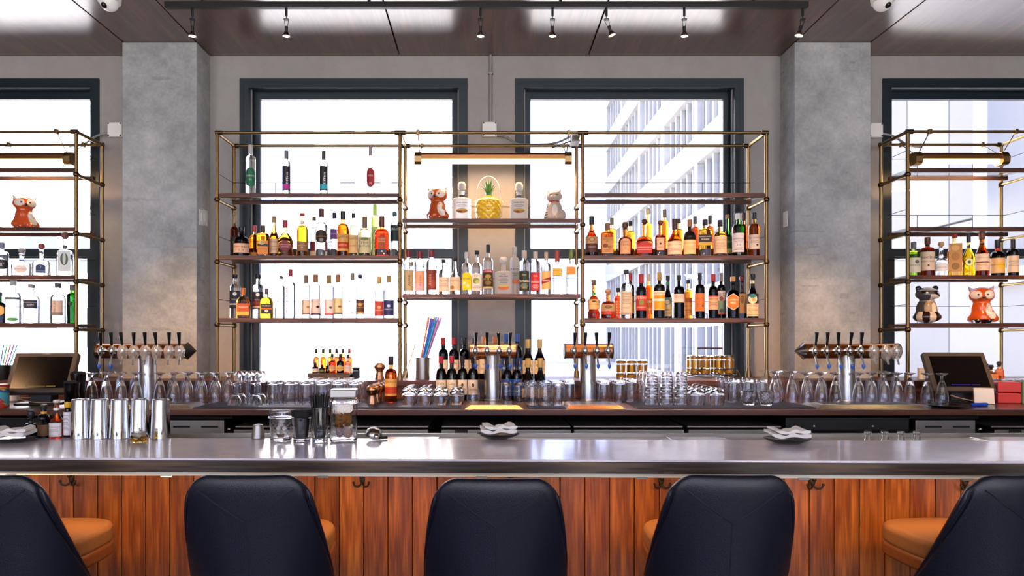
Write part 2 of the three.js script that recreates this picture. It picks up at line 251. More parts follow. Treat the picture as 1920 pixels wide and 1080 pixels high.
// ---------------------------------------------------------------- ceiling fittings
for (const [px, py, d, lab] of [[205, -2, 4.3, 'white dome camera on the ceiling near the eight-handle tower pillar'], [1655, -4, 4.3, 'white dome camera on the ceiling near the five-handle tower pillar']]) {
  const x = X(px, d), c = thing('dome_camera', lab, 'camera', [x, CEIL, -d]);
  mesh('base', cyl(0.066, 0.07, 0.035, 0, -0.0175, 0, 32), M.white, c); mesh('dome', new THREE.SphereGeometry(0.056, 28, 14, 0, 6.2832, Math.PI / 2, Math.PI / 2).translate(0, -0.035, 0), M.whiteGloss, c);
  mesh('lens', ball(0.02, px < 900 ? -0.012 : 0.012, -0.068, 0.034), M.blackGloss, c);
}
{
  const rail = thing('track_rail', 'black track rail under the timber ceiling carrying seven spot lamps', 'light track', [0, CEIL, -4.32]);
  const x0 = X(310, 4.32), x1 = X(1514, 4.32);
  mesh('rail', rspan(x0, x1, -0.062, -0.026, -0.018, 0.018, 0.003), M.black, rail);
  for (const px of [380, 692, 1051, 1413]) mesh('standoff', cyl(0.01, 0.01, 0.03, X(px, 4.32), -0.013, 0, 10), M.black, rail);
  const sx = [[361, 0, 'above the eight-handle tower pillar'], [537, 0, 'above the magenta-banded bottle'], [901, 0, 'above the pier junction box'], [1036, 0, 'above the cat figurine'], [1137, 0.35, 'tilted beside the cat one'], [1283, 0, 'above the empty shelf'], [1505, -0.25, 'above the five-handle tower pillar']];
  for (const [px, tilt, where] of sx) {
    const l = thing('track_spot', 'small halogen spot lamp on the black track ' + where, 'spot lamp', [X(px, 4.32), CEIL - 0.062, -4.32]);
    mesh('stem', cyl(0.008, 0.008, 0.05, 0, -0.025, 0, 10), M.black, l); mesh('disc', cyl(0.018, 0.018, 0.004, 0, -0.072, 0, 16), M.black, l); mesh('drop_rod', cyl(0.003, 0.003, 0.03, 0, -0.06, 0, 8), M.black, l);
    const g = new THREE.Group(); g.name = 'lamp_head'; g.position.set(0, -0.074, 0); g.rotation.z = tilt; l.add(g);
    for (const s of [-1, 1]) mesh('wire', hose([V(s * 0.013, 0, 0), V(s * 0.011, -0.02, 0), V(s * 0.006, -0.045, 0)], 0.0016, 8, 6), M.wire, g);
    mesh('holder', cyl(0.009, 0.011, 0.03, 0, -0.058, 0, 14), M.black, g);
    mesh('reflector', revolve([[0.0, -0.072], [0.01, -0.072], [0.016, -0.082], [0.023, -0.097], [0.025, -0.105], [0.023, -0.105], [0.02, -0.097], [0, -0.09]], 24), M.chrome, g);
    mesh('bulb', cyl(0.019, 0.019, 0.003, 0, -0.1015, 0, 20), M.glow, g);
    const p = V(0, -0.106, 0).applyAxisAngle(V(0, 0, 1), tilt).add(V(X(px, 4.32), CEIL - 0.136, -4.32));
    spot(p.x, p.y, p.z, p.x + Math.tan(tilt) * 2.4, 1.1, -4.5, 10, 0.42, 0.7);
  }
}
// added pendants behind the camera, never in view, put in as interior fill light
for (const [i, [x, z]] of [[-3.6, 1.2], [0, 1.2], [3.6, 1.2], [-3.6, 3.8], [0, 3.8], [3.6, 3.8]].entries()) {
  const l = thing('added_fill_pendant', 'white drum pendant lamp over the dining room, ' + ['first by the west wall', 'second, over the middle aisle', 'third by the east wall', 'fourth, in the west corner', 'fifth, by the middle street window', 'sixth, in the east corner'][i], 'pendant lamp', [x, 2.75, z]);
  mesh('shade', cyl(0.24, 0.24, 0.24, 0, 0, 0, 36), std({ color: col('#f2ece0'), emissive: col('#fff0dc'), emissiveIntensity: 1.2 }), l); mesh('cord', cyl(0.004, 0.004, CEIL - 2.87, 0, (CEIL - 2.87) / 2 + 0.12, 0, 8), M.black, l); mesh('canopy', cyl(0.05, 0.05, 0.02, 0, CEIL - 2.76, 0), M.black, l);
  const p = new THREE.PointLight(col('#fff1e0'), 5, 0, 2); p.position.set(x, 2.75, z); p.shadow.radius = 10; scene.add(p);
}
// second track over the customers, out of frame, whose beams rake the lower back bar
{
  const rail = thing('track_rail', 'black track rail over the bar stools carrying six spot lamps', 'light track', [0, CEIL, -2.2]);
  mesh('rail', rspan(-4.6, 3.4, -0.062, -0.026, -0.018, 0.018, 0.003), M.black, rail);
  [-4.2, -2.75, -1.3, 0.1, 1.5, 2.9].forEach((x, i) => {
    const l = thing('track_spot', ['first', 'second', 'third', 'fourth', 'fifth', 'sixth'][i] + ' spot lamp along the track over the stools', 'spot lamp', [x, CEIL - 0.062, -2.2]);
    mesh('stem', cyl(0.008, 0.008, 0.08, 0, -0.04, 0, 10), M.black, l); mesh('reflector', revolve([[0, -0.08], [0.012, -0.08], [0.03, -0.12], [0.028, -0.12], [0, -0.095]], 20), M.chrome, l); mesh('bulb', cyl(0.02, 0.02, 0.003, 0, -0.115, 0, 16), M.glow, l);
    spot(x, CEIL - 0.19, -2.2, x + 0.85, 1.0, -5.2, 34, 0.27, 0.8);
  });
}
// ---------------------------------------------------------------- shelf racks
const DF = 4.74, DB = 5.06, RB = 0.0125, LEDGE = 1.22, COUNTER = 1.09;
function rack(name, label, xs, bays, topH, lamps) {
  const r = thing(name, label, 'shelf rack'), zf = -DF, zb = -DB;
  for (const x of xs) {
    for (const z of [zf, zb]) { const p = mesh('post', cyl(RB, RB, topH - LEDGE, x, (topH + LEDGE) / 2, z, 14), M.brass, r); mesh('floor_flange', cyl(0.022, 0.018, 0.05, x, LEDGE + 0.025, z, 16), M.brass, p); }
    mesh('side_rail', rod(V(x, topH, zf), V(x, topH, zb), RB, 14), M.brass, r);
    for (const z of [zf, zb]) mesh('joint_sleeve', rod(V(x - (x === xs[0] ? 0.012 : 0.036), topH, z), V(x + (x === xs[xs.length - 1] ? 0.012 : 0.036), topH, z), 0.0165, 16), M.darkBrass, r);
  }
  for (const z of [zf, zb]) mesh('top_rail', rod(V(xs[0], topH, z), V(xs[xs.length - 1], topH, z), 0.0105, 14), M.brass, r);
  bays.forEach((hs, b) => hs.forEach((h, si) => {
    const x0 = xs[b] + 0.014, x1 = xs[b + 1] - 0.014;
    const s = mesh('shelf_board', uvm(rspan(x0, x1, h - 0.028, h, zf - 0.03, zf + 0.002, 0.002), 'x', b + si * 0.6), M.walnut, r);
    mesh('back_strip', uvm(rspan(x0, x1, h - 0.028, h - 0.002, -5.0, -4.972, 0.002), 'x', b * 2 + si), M.walnut, s);
    mesh('glass_shelf', span(x0, x1, h - 0.01, h, -4.972, zf - 0.03), M.shelfGlass, s);
    for (const x of [x0 - 0.014, x1 + 0.014]) { mesh('support_tube', rod(V(x, h - 0.045, zf), V(x, h - 0.045, zb), 0.011, 12), M.brass, r); for (const z of [zf, zb]) mesh('ball_joint', ball(0.021, x, h - 0.045, z, 16), M.darkBrass, r); }
    const g = h + 0.13; // thin guard wire round the back and ends
    mesh('guard_wire', rod(V(x0, g, -4.998), V(x1, g, -4.998), 0.0022, 6), M.wire, r);
    for (const x of [x0, x1]) mesh('guard_wire', rod(V(x, g, zf - 0.01), V(x, g, -4.998), 0.0022, 6), M.wire, r);
    for (const t of [0.25, 0.72]) mesh('guard_stud', rod(V(x0 + (x1 - x0) * t, h - 0.03, -4.998), V(x0 + (x1 - x0) * t, g, -4.998), 0.0022, 6), M.wire, r);
  }));
  return r;
}
const topY = H(249, DF), HI = [H(362, DF), H(479, DF), H(596.5, DF)], MID = [H(409.5, DF), H(551, DF)], SIDE = [H(315, DF), H(425.8, DF), H(516, DF), H(606, DF)];
const PX = [407.5, 750, 1092.5, 1437].map((p) => X(p, DF));
rack('shelf_rack', 'three-bay brass tube rack with walnut-edged shelves in front of the two middle windows', PX, [HI, MID, HI], topY);
rack('shelf_rack', 'brass tube rack with walnut-edged shelves holding a fox above clear bottles', [X(143, DF) - 0.95, X(143, DF)], [SIDE], H(247, DF));
rack('shelf_rack', 'brass tube rack with walnut-edged shelves holding the raccoon', [X(1702, DF), X(1702, DF) + 0.89], [SIDE], H(247, DF));
function picture_lamp(label, px0, px1, topH) {
  const d = 4.88, x0 = X(px0, d), x1 = X(px1, d), w = x1 - x0, h = H(288, d), l = thing('linear_lamp', label, 'lamp', [(x0 + x1) / 2, h, -d]);
  const sh = (s, inner) => { const p = [[-0.045, -0.055], [-0.045, -0.02], [-0.025, 0], [0.025, 0], [0.045, -0.02], [0.045, -0.055]].map(([a, b]) => new THREE.Vector2(a * s, b * s)); return new THREE.Shape(p); };
  mesh('housing', new THREE.ExtrudeGeometry(sh(0.82), { depth: w - 0.09, bevelEnabled: false }).translate(0, 0, -(w - 0.09) / 2).rotateY(Math.PI / 2), M.copperDark, l);
  for (const s of [-1, 1]) mesh('end_cap', new THREE.ExtrudeGeometry(new THREE.Shape([[-0.048, -0.07], [-0.052, -0.03], [-0.028, 0.004], [0.028, 0.004], [0.052, -0.03], [0.048, -0.07], [0.03, -0.085], [-0.03, -0.085]].map((p) => new THREE.Vector2(...p))), { depth: 0.05, bevelEnabled: false }).translate(0, 0, -0.025).rotateY(Math.PI / 2).translate(s * (w / 2 - 0.025), 0, 0), M.brass, l);
  mesh('diffuser', cyl(0.02, 0.02, w - 0.1, 0, 0, 0, 16).rotateZ(Math.PI / 2).translate(0, -0.054, 0), M.glow, l);
  for (const s of [-1, 1]) { const x = s * (w / 2 - 0.035);
    for (const z of [d - DF, d - DB]) { mesh('hanger', rod(V(x, -0.002, z > 0 ? 0.02 : -0.02), V(x, topH - h, z), 0.0035, 8), M.brass, l); mesh('rail_clip', rbox(0.022, 0.034, 0.03, 0.003, x, topH - h, z), M.brass, l); } }
  const a = area(w - 0.1, 0.05, (x0 + x1) / 2, h - 0.078, -d, (x0 + x1) / 2, 0, -d - 0.3, 55, '#ffc98f');
  return l;
}
picture_lamp('long brass lamp glowing above the pineapple', 778, 1071, topY);
picture_lamp('brass lamp on the rack with the clear bottles, above the fox', -25, 138, H(247, DF));
picture_lamp('brass lamp glowing on the rack above the raccoon', 1710, 1885, H(247, DF));
{ const t = thing('lamp_transformer', 'grey metal transformer box on the rack beside the long brass lamp', 'transformer', [X(1078, 4.95), H(262, 4.95), -4.95]); mesh('case', rbox(0.06, 0.06, 0.14, 0.006, 0, 0, 0), M.grey, t); mesh('lead', hose([V(-0.03, -0.01, 0), V(-0.1, -0.03, -0.02), V(-0.16, -0.045, -0.05)], 0.005, 14, 6), M.darkGrey, t); mesh('strap', rbox(0.065, 0.012, 0.02, 0.002, 0, 0.03, -0.04), M.darkGrey, t); }

// ---------------------------------------------------------------- back bar counter, ledge, coolers
{
  const c = thing('back_counter', 'dark wooden back bar counter crowded with glassware under the racks', 'counter');
  mesh('worktop', uvm(rspan(-6.1, 6.1, COUNTER - 0.035, COUNTER, -4.72, -4.0, 0.004), 'x'), M.counterWood, c);
  mesh('ledge_riser', uvm(span(-6.1, 6.1, COUNTER, LEDGE - 0.035, -4.74, -4.7), 'x', 2), M.walnut, c);
  const pl = [[229, 369], [1490, 1633]].map((q) => q.map((v) => X(v, 4.955))), pts = [[-6.1, 4.68], [6.1, 4.68], [6.1, 5.195], [pl[1][1] + 0.003, 5.195], [pl[1][1] + 0.003, 4.952], [pl[1][0] - 0.003, 4.952], [pl[1][0] - 0.003, 5.195], [pl[0][1] + 0.003, 5.195], [pl[0][1] + 0.003, 4.952], [pl[0][0] - 0.003, 4.952], [pl[0][0] - 0.003, 5.195], [-6.1, 5.195]];
  mesh('ledge', uvm(new THREE.ExtrudeGeometry(new THREE.Shape(pts.map((q) => new THREE.Vector2(...q))), { depth: 0.035, bevelEnabled: false }).rotateX(-Math.PI / 2).translate(0, LEDGE - 0.035, 0), 'x', 4), M.walnut, c);
  mesh('carcass', span(-6.1, 6.1, 0, COUNTER - 0.035, -4.94, -4.62), M.blackMatt, c);
}
function cooler(x0, x1, label, kind) {
  const c = thing('bottle_cooler', label, 'cooler', [(x0 + x1) / 2, 0, -4.6]), w = x1 - x0 - 0.01, z = 0.54;
  mesh('cabinet', rbox(w, 0.93, 0.5, 0.006, 0, 0.485, 0.25), M.blackMatt, c); mesh('plinth', rbox(w - 0.04, 0.06, 0.4, 0.004, 0, 0.03, 0.24), M.black, c);
  if (kind === 'black') { mesh('hood', rbox(w, 0.075, 0.53, 0.006, 0, 0.99, 0.265), M.black, c); mesh('hood_trim', rbox(w, 0.006, 0.02, 0.002, 0, 1.03, 0.52), M.darkGrey, c); for (const s of [-0.2, 0.15]) mesh('indicator', ball(0.006, s, 0.985, 0.532, 8), M.whiteGloss, c); return; }
  if (kind === 'slots') { const p = mesh('steel_panel', rbox(w - 0.06, 0.09, 0.03, 0.004, -0.01, 0.975, z - 0.03), M.brushed, c); for (const s of [-1, 1]) mesh('slot', rbox(0.1, 0.01, 0.004, 0.001, s * w * 0.2, 0.98, z - 0.014), M.blackMatt, p); mesh('knob', ball(0.014, w / 2 - 0.012, 0.965, z - 0.02, 12), M.chrome, c); mesh('hood', rbox(w, 0.02, 0.5, 0.004, 0, 1.035, 0.25), M.black, c); return; }
  mesh('sliding_lid', rbox(w, 0.012, 0.5, 0.004, 0, 0.978, 0.26), M.brushed, c); mesh('front_rail', rbox(w, 0.034, 0.03, 0.004, 0, 0.947, z - 0.02), M.brushed, c);
  if (kind === 'brand') { const b = mesh('maker_plate', rbox(0.075, 0.03, 0.004, 0.001, -w / 2 + 0.12, 0.948, z - 0.003), M.black, c); b.userData.label = 'small black maker plate'; plates.push([c, -w / 2 + 0.12, 0.948, z]); }
}
const plates = [];
cooler(-6.0, -2.55, 'black undercounter hood under the brown-screen terminal', 'black');
cooler(X(300, 4.08), X(435, 4.08), 'slotted steel panel cooler below the inverted beer glasses', 'slots');
cooler(X(438, 4.08), X(805, 4.08), 'stainless sliding-lid cooler below the patterned highball glasses', 'lid');
cooler(X(826, 4.08), X(1072, 4.08), 'stainless cooler with maker plate below the wine bottles', 'brand');
cooler(X(1074, 4.08), X(1283, 4.08), 'stainless cooler below the free-standing four-handle tower', 'lid');
cooler(X(1288, 4.08), X(1468, 4.08), 'stainless sliding-lid cooler below the cut-glass tumblers', 'lid');
cooler(X(1470, 4.08), X(1705, 4.08), 'black hooded cooler below the five-handle tap tower', 'black');
cooler(X(1708, 4.08), X(1842, 4.08), 'slotted steel panel cooler below the dark-screen terminal', 'slots');
cooler(X(1860, 4.08), X(2150, 4.08), 'stainless cooler with maker plate below the red box', 'brand');
{ const u = thing('steel_drainboard', 'stainless underbar drainboard running along the bartender side of the bar', 'drainboard', [0, 0, 0]);
  mesh('top', rspan(-3.6, 3.6, 1.0, 1.012, -3.42, -3.06, 0.004), M.brushed, u); mesh('back_lip', rspan(-3.6, 3.6, 1.0, 1.03, -3.44, -3.42, 0.003), M.brushed, u); mesh('cabinet', span(-3.6, 3.6, 0, 1.0, -3.4, -3.08), M.steel, u);
  for (const x of [-2.2, -0.5, 0.9, 2.4]) mesh('insert_bin', rspan(x, x + 0.28, 1.008, 1.02, -3.38, -3.12, 0.003), M.steel, u);
}
// ---------------------------------------------------------------- the bar
const BARH = 1.07, BAR = new THREE.Group();
{
  BAR.name = numbered('bar_counter'); scene.add(BAR); BAR.position.set(0, 0, -2.455); BAR.rotation.y = -0.0225;
  tag(BAR, 'long bar counter with pale stone top, walnut edge and orange timber front', 'bar');
  mesh('stone_top', uvm(rspan(-4.2, 4.2, BARH - 0.009, BARH, -0.5, 0, 0.003), 'x'), M.stone, BAR);
  mesh('wood_edge', uvm(rspan(-4.2, 4.2, BARH - 0.051, BARH - 0.009, -0.49, -0.002, 0.003), 'x', 1), M.edgeWood, BAR);
  mesh('light_channel', rspan(-4.2, 4.2, BARH - 0.07, BARH - 0.051, -0.055, -0.03, 0.002), M.led, BAR);
  mesh('core', span(-4.2, 4.2, 0, BARH - 0.051, -0.46, -0.34), M.bar, BAR);
  const tone = ['#9a6226', '#8a561e', '#a8702e', '#80501e', '#945c24'].map((h) => std({ map: fit(woodMap([168, 134, 106], [255, 238, 216]), 1.7), color: col(h), roughness: 0.42, bumpMap: fit(woodBump, 1.7), bumpScale: 0.0008 }));
  for (let k = 0; k < 72; k++) { const x = -3.6 + k * 0.1; mesh('board', uvm(rspan(x + 0.0015, x + 0.0985, 0.1, BARH - 0.056, -0.34, -0.318 - (k % 3) * 0.0008, 0.003), 'y', k * 0.43), tone[Math.floor(rnd() * 5)], BAR); }
  mesh('kick_plate', span(-4.2, 4.2, 0, 0.1, -0.36, -0.33), M.darkGrey, BAR);
  for (let k = 0; k < 7; k++) mesh('channel_clip', rbox(0.04, 0.008, 0.006, 0.002, -1.75 + k * 0.58, BARH - 0.071, -0.028), M.grey, BAR);
  for (const px of [122, 400, 678, 958, 1238, 1518, 1797]) { // coat hooks: oval plate, upper knob, two swept arms
    const x = X(px, 2.765), y = H(903, 2.765), h = thing('coat_hook', 'dark double coat hook on the bar front, ' + ({ 122: 'beside the half-seen stool by the cocktail shakers', 400: 'behind the stool below the shaker tins', 678: 'below the jar of dried citrus', 958: 'behind the stool below the folded napkins', 1238: 'beside the stool below the second napkin dish', 1518: 'below the clear bottle necks', 1797: 'beside the stool below the dark-screen terminal' })[px], 'hook', [x, y, -2.455 - 0.318 - x * -0.0225 * -1 * -1]);
    h.rotation.y = -0.0225; h.position.z = -2.455 - 0.3165 + x * 0.0225;
    mesh('plate', new THREE.SphereGeometry(1, 20, 14).scale(0.011, 0.02, 0.006).translate(0, 0.008, 0.004), M.black, h); mesh('knob', ball(0.009, 0, 0.018, 0.016, 14), M.black, h);
    for (const s of [-1, 1]) { mesh('arm', hose([V(0, -0.008, 0.006), V(s * 0.012, -0.02, 0.016), V(s * 0.026, -0.016, 0.024), V(s * 0.031, -0.004, 0.026)], 0.0038, 14, 8), M.black, h); mesh('arm_tip', ball(0.0055, s * 0.031, -0.003, 0.026, 10), M.black, h); }
  }
  const a = area(8, 0.02, 0, BARH - 0.073, -2.455 - 0.045, 0, 0.2, -2.455 - 0.3, 48, '#ffc086'); // the strip under the overhang
  a.rotation.order = 'YXZ';
}
// ---------------------------------------------------------------- stools
function shellPoint(s, t) { // back shell mid-surface, s across, t up
  const w = 0.242 - 0.05 * Math.pow(t, 2.2), a = Math.abs(s), top = 0.495 - (a > 0.6 ? 0.085 * (1 - Math.sqrt(Math.max(0, 1 - ((a - 0.6) / 0.4) ** 2))) : 0);
  const wrap = 0.03 + 0.17 * Math.pow(1 - t, 1.5);
  return V(s * w, 0.58 + t * top, -wrap * Math.pow(a, 2.4) - 0.05 * (1 - t) + 0.035 * t * t);
}
function shellGeo(T) {
  const NS = 44, NT = 34, pos = [], idx = [], e = (q) => Math.sin(q * Math.PI / 2), P = (i, j) => shellPoint(e(-1 + 2 * i / NS), 0.5 + 0.5 * e(-1 + 2 * j / NT));
  for (const side of [1, -1]) for (let j = 0; j <= NT; j++) for (let i = 0; i <= NS; i++) {
    const s = e(-1 + 2 * i / NS), t = 0.5 + 0.5 * e(-1 + 2 * j / NT), q = shellPoint(s, t), h = 1e-3, n = shellPoint(Math.min(1, s + h), t).sub(shellPoint(Math.max(-1, s - h), t)).cross(shellPoint(s, Math.min(1, t + h)).sub(shellPoint(s, Math.max(0, t - h)))).normalize();
    const th = T * Math.sqrt(Math.max(0, 1 - Math.abs(s) ** 10)) * Math.sqrt(Math.max(0, 1 - Math.abs(2 * t - 1) ** 12));
    q.addScaledVector(n, side * th / 2); pos.push(q.x, q.y, q.z);
  }
  const W = NS + 1, O = W * (NT + 1); for (let j = 0; j < NT; j++) for (let i = 0; i < NS; i++) { const a = j * W + i; idx.push(a, a + 1, a + W, a + 1, a + W + 1, a + W, O + a, O + a + W, O + a + 1, O + a + 1, O + a + W, O + a + W + 1); }
  let g = new THREE.BufferGeometry(); g.setAttribute('position', new THREE.Float32BufferAttribute(pos, 3)); g.setIndex(idx); g = mergeVertices(g, 1e-5); g.computeVertexNormals();
  const p = g.attributes.position, uv = new Float32Array(p.count * 2); for (let i = 0; i < p.count; i++) { uv[2 * i] = p.getX(i); uv[2 * i + 1] = p.getY(i); } g.setAttribute('uv', new THREE.BufferAttribute(uv, 2)); return g;
}
const backSide = (s, t, o = 0.024) => { const h = 1e-3, n = shellPoint(Math.min(1, s + h), t).sub(shellPoint(Math.max(-1, s - h), t)).cross(shellPoint(s, Math.min(1, t + h)).sub(shellPoint(s, Math.max(0, t - h)))).normalize(); return shellPoint(s, t).addScaledVector(n, o); };
function makeStool(label) {
  const o = thing('bar_stool', label, 'bar stool');
  const b = mesh('back_shell', shellGeo(0.048), M.navy, o);
  const seam = (a, c) => hose(Array.from({ length: 9 }, (_, i) => backSide(a[0] + (c[0] - a[0]) * i / 8, a[1] + (c[1] - a[1]) * i / 8, 0.0235)), 0.0022, 24, 6);
  for (const s of [-1, 1]) mesh('seam', seam([s * 0.74, 0.93], [0, 0.7]), M.navy, b); mesh('seam', seam([0, 0.7], [0, 0.08]), M.navy, b);
  const sp = (sc) => { const q = new THREE.Shape(), w = 0.215 * sc, n = 40; for (let i = 0; i < n; i++) { const t = i / n * 2 * Math.PI, c = Math.cos(t), s = Math.sin(t), k = 1 / Math.pow(Math.abs(c) ** 3.2 + Math.abs(s) ** 3.2, 1 / 3.2); const p = [w * k * c, 0.215 * sc * k * s]; i ? q.lineTo(...p) : q.moveTo(...p); } return q; };
  const pad = (sc, h, bev) => new THREE.ExtrudeGeometry(sp(sc), { depth: h, bevelEnabled: true, bevelThickness: bev, bevelSize: bev, bevelSegments: 5, curveSegments: 40 }).rotateX(-Math.PI / 2);
  mesh('seat_cushion', pad(0.9, 0.03, 0.018).translate(0, 0.765, -0.27), M.tan, o); mesh('seat_shell', pad(0.93, 0.025, 0.014).translate(0, 0.715, -0.27), M.tanDark, o);
  mesh('swivel_post', cyl(0.035, 0.035, 0.66, 0, 0.37, -0.23), M.darkGrey, o); mesh('foot_ring', new THREE.TorusGeometry(0.17, 0.011, 10, 40).rotateX(Math.PI / 2).translate(0, 0.3, -0.23), M.steel, o); mesh('foot_ring_spoke', rod(V(-0.17, 0.3, -0.23), V(0.17, 0.3, -0.23), 0.008), M.steel, o); mesh('base', cyl(0.22, 0.2, 0.03, 0, 0.015, -0.23, 36), M.darkGrey, o);
  return o;
}
const stool = makeStool('navy leather stool nearest the shaker tins, tan seat, cut off by the frame'); stool.userData.label = 'navy leather bar stool with tan seat below the napkin dish and bitters bottles';
const SD = 2.17; stool.position.set(X(-30, SD), 0, -SD);
copyOf(stool, [X(466, SD), 0, -SD], 0.03, 'navy leather bar stool with tan seat below the jigger and inverted shaker tins');
copyOf(stool, [X(930, SD), 0, -SD + 0.05], 0, 'navy leather bar stool below the napkin dish in front of the wine bottles');
copyOf(stool, [X(1369, SD), 0, -SD], -0.04, 'navy leather bar stool with tan seat below the napkin dish near the cut-glass tumblers');
copyOf(stool, [X(1918, SD), 0, -SD], 0.06, 'navy leather bar stool with tan seat below the dark-screen terminal');
// ---------------------------------------------------------------- printed labels: one sheet, a cell each
const SHEET = document.createElement('canvas'); SHEET.width = 2048; SHEET.height = 2048; const SX = SHEET.getContext('2d'); SX.clearRect(0, 0, 2048, 2048);
const CW = 120, CH = 168; let cellN = 0;
function cell(draw) { const i = cellN++, cx = (i % 17) * CW + 1, cy = Math.floor(i / 17) * CH + 1, w = CW - 2, h = CH - 2; SX.save(); SX.beginPath(); SX.rect(cx, cy, w, h); SX.clip(); SX.translate(cx, cy); draw(SX, w, h); SX.restore(); return { u0: (cx + 1) / 2048, u1: (cx + w - 1) / 2048, v0: 1 - (cy + h - 1) / 2048, v1: 1 - (cy + 1) / 2048 }; }
const sheetTex = new THREE.CanvasTexture(SHEET); sheetTex.colorSpace = THREE.SRGBColorSpace;
const labelMat = std({ map: sheetTex, alphaTest: 0.5, roughness: 0.6 });
// spec: { bg, fg, t: [[text, y, size, colour?, font?]], bands: [[y0, y1, colour]], dots: [[x, y, rx, ry, colour]], shape, vert }
function drawLabel(s) { return (c, w, h) => {
  const path = () => { c.beginPath(); if (s.shape === 'oval') c.ellipse(w / 2, h / 2, w / 2, h / 2, 0, 0, 7); else if (s.shape === 'hex') { c.moveTo(w / 2, 0); c.lineTo(w, h * 0.25); c.lineTo(w, h * 0.75); c.lineTo(w / 2, h); c.lineTo(0, h * 0.75); c.lineTo(0, h * 0.25); c.closePath(); } else if (s.shape === 'arch') { c.moveTo(0, h); c.lineTo(0, h * 0.3); c.quadraticCurveTo(0, 0, w / 2, 0); c.quadraticCurveTo(w, 0, w, h * 0.3); c.lineTo(w, h); c.closePath(); } else c.rect(0, 0, w, h); };
  path(); c.clip(); if (s.bg) { c.fillStyle = s.bg; c.fillRect(0, 0, w, h); }
  for (const [a, b, k] of s.bands || []) { c.fillStyle = k; c.fillRect(0, a * h, w, (b - a) * h); }
  if (s.slash) { c.save(); c.translate(w / 2, h * s.slash[1]); c.rotate(-0.28); c.fillStyle = s.slash[0]; c.fillRect(-w, -h * 0.11, 2 * w, h * 0.22); c.restore(); }
  for (const [x, y, a, b, k] of s.dots || []) { c.fillStyle = k; c.beginPath(); c.ellipse(x * w, y * h, a * w, b * h, 0, 0, 7); c.fill(); }
  if (s.rim) { c.strokeStyle = s.rim; c.lineWidth = 7; path(); c.stroke(); }
  c.textAlign = 'center'; c.textBaseline = 'middle';
  for (const [txt, y, size, k, font] of s.t || []) { c.fillStyle = k || s.fg || '#222'; let px = size * h; c.font = px + 'px ' + (font || 'serif'); const m = c.measureText(txt).width; if (m > w * 0.92) { px *= w * 0.92 / m; c.font = px + 'px ' + (font || 'serif'); } c.fillText(txt, w / 2, y * h); }
  if (s.fine) { c.fillStyle = s.fg || '#333'; for (const [y0, n] of s.fine) for (let i = 0; i < n; i++) { const L = w * (0.35 + 0.35 * Math.abs(Math.sin(i * 2.3 + y0 * 9))); c.fillRect((w - L) / 2, (y0 + i * 0.055) * h, L, 2.2); } }
  if (s.vert) { c.save(); c.translate(w * (s.vx || 0.18), h / 2); c.rotate(-Math.PI / 2); c.fillStyle = s.vc || '#333'; c.font = 'bold ' + (w * 0.26) + 'px serif'; c.fillText(s.vert, 0, 0); c.restore(); }
}; }
function labelGeo(r, y0, y1, arc, k) { const g = new THREE.CylinderGeometry(r, r, y1 - y0, 20, 1, true, -arc / 2, arc).translate(0, (y0 + y1) / 2, 0), uv = g.attributes.uv; for (let i = 0; i < uv.count; i++) uv.setXY(i, k.u0 + (k.u1 - k.u0) * uv.getX(i), k.v0 + (k.v1 - k.v0) * uv.getY(i)); return g; }
function flatLabel(w, y0, y1, z, k) { const g = new THREE.BoxGeometry(w, y1 - y0, 0.0008).translate(0, (y0 + y1) / 2, z), uv = g.attributes.uv; for (let i = 0; i < uv.count; i++) uv.setXY(i, k.u0 + (k.u1 - k.u0) * uv.getX(i), k.v0 + (k.v1 - k.v0) * uv.getY(i)); return g; }
// ---------------------------------------------------------------- bottles
const tint = {}; // whole bottle as solid glass and liquid; colour comes from the depth it is looked through
function liquid(key) {
  const T = { clear: ['#ffffff', 1], amber: ['#dd7a18', 0.05], gold: ['#f0b63a', 0.05], pale: ['#f0e0a0', 0.06], brown: ['#a0480f', 0.034], dark: ['#3a160a', 0.014], red: ['#cc4416', 0.045], green: ['#3c8c28', 0.03], deepgreen: ['#123a16', 0.014], orange: ['#e8741a', 0.03], yellow: ['#f6d020', 0.035], lime: ['#c2e05a', 0.045], navyglass: ['#101a50', 0.012], wine: ['#160c0c', 0.008], bluish: ['#d6e6f4', 0.08], black: ['#0a0808', 0.006] };
  if (key === 'frost') return M.frost; if (key === 'clear') return M.clear;
  return tint[key] ??= phy({ color: 0xffffff, roughness: 0.015, transmission: 1, thickness: 0.06, ior: 1.42, attenuationColor: col(T[key][0]), attenuationDistance: T[key][1] });
}
const caps_ = {}; const capMat = (h, metal) => caps_[h + metal] ??= std({ color: col(h), roughness: metal ? 0.3 : 0.45, metalness: metal ? 0.9 : 0 });
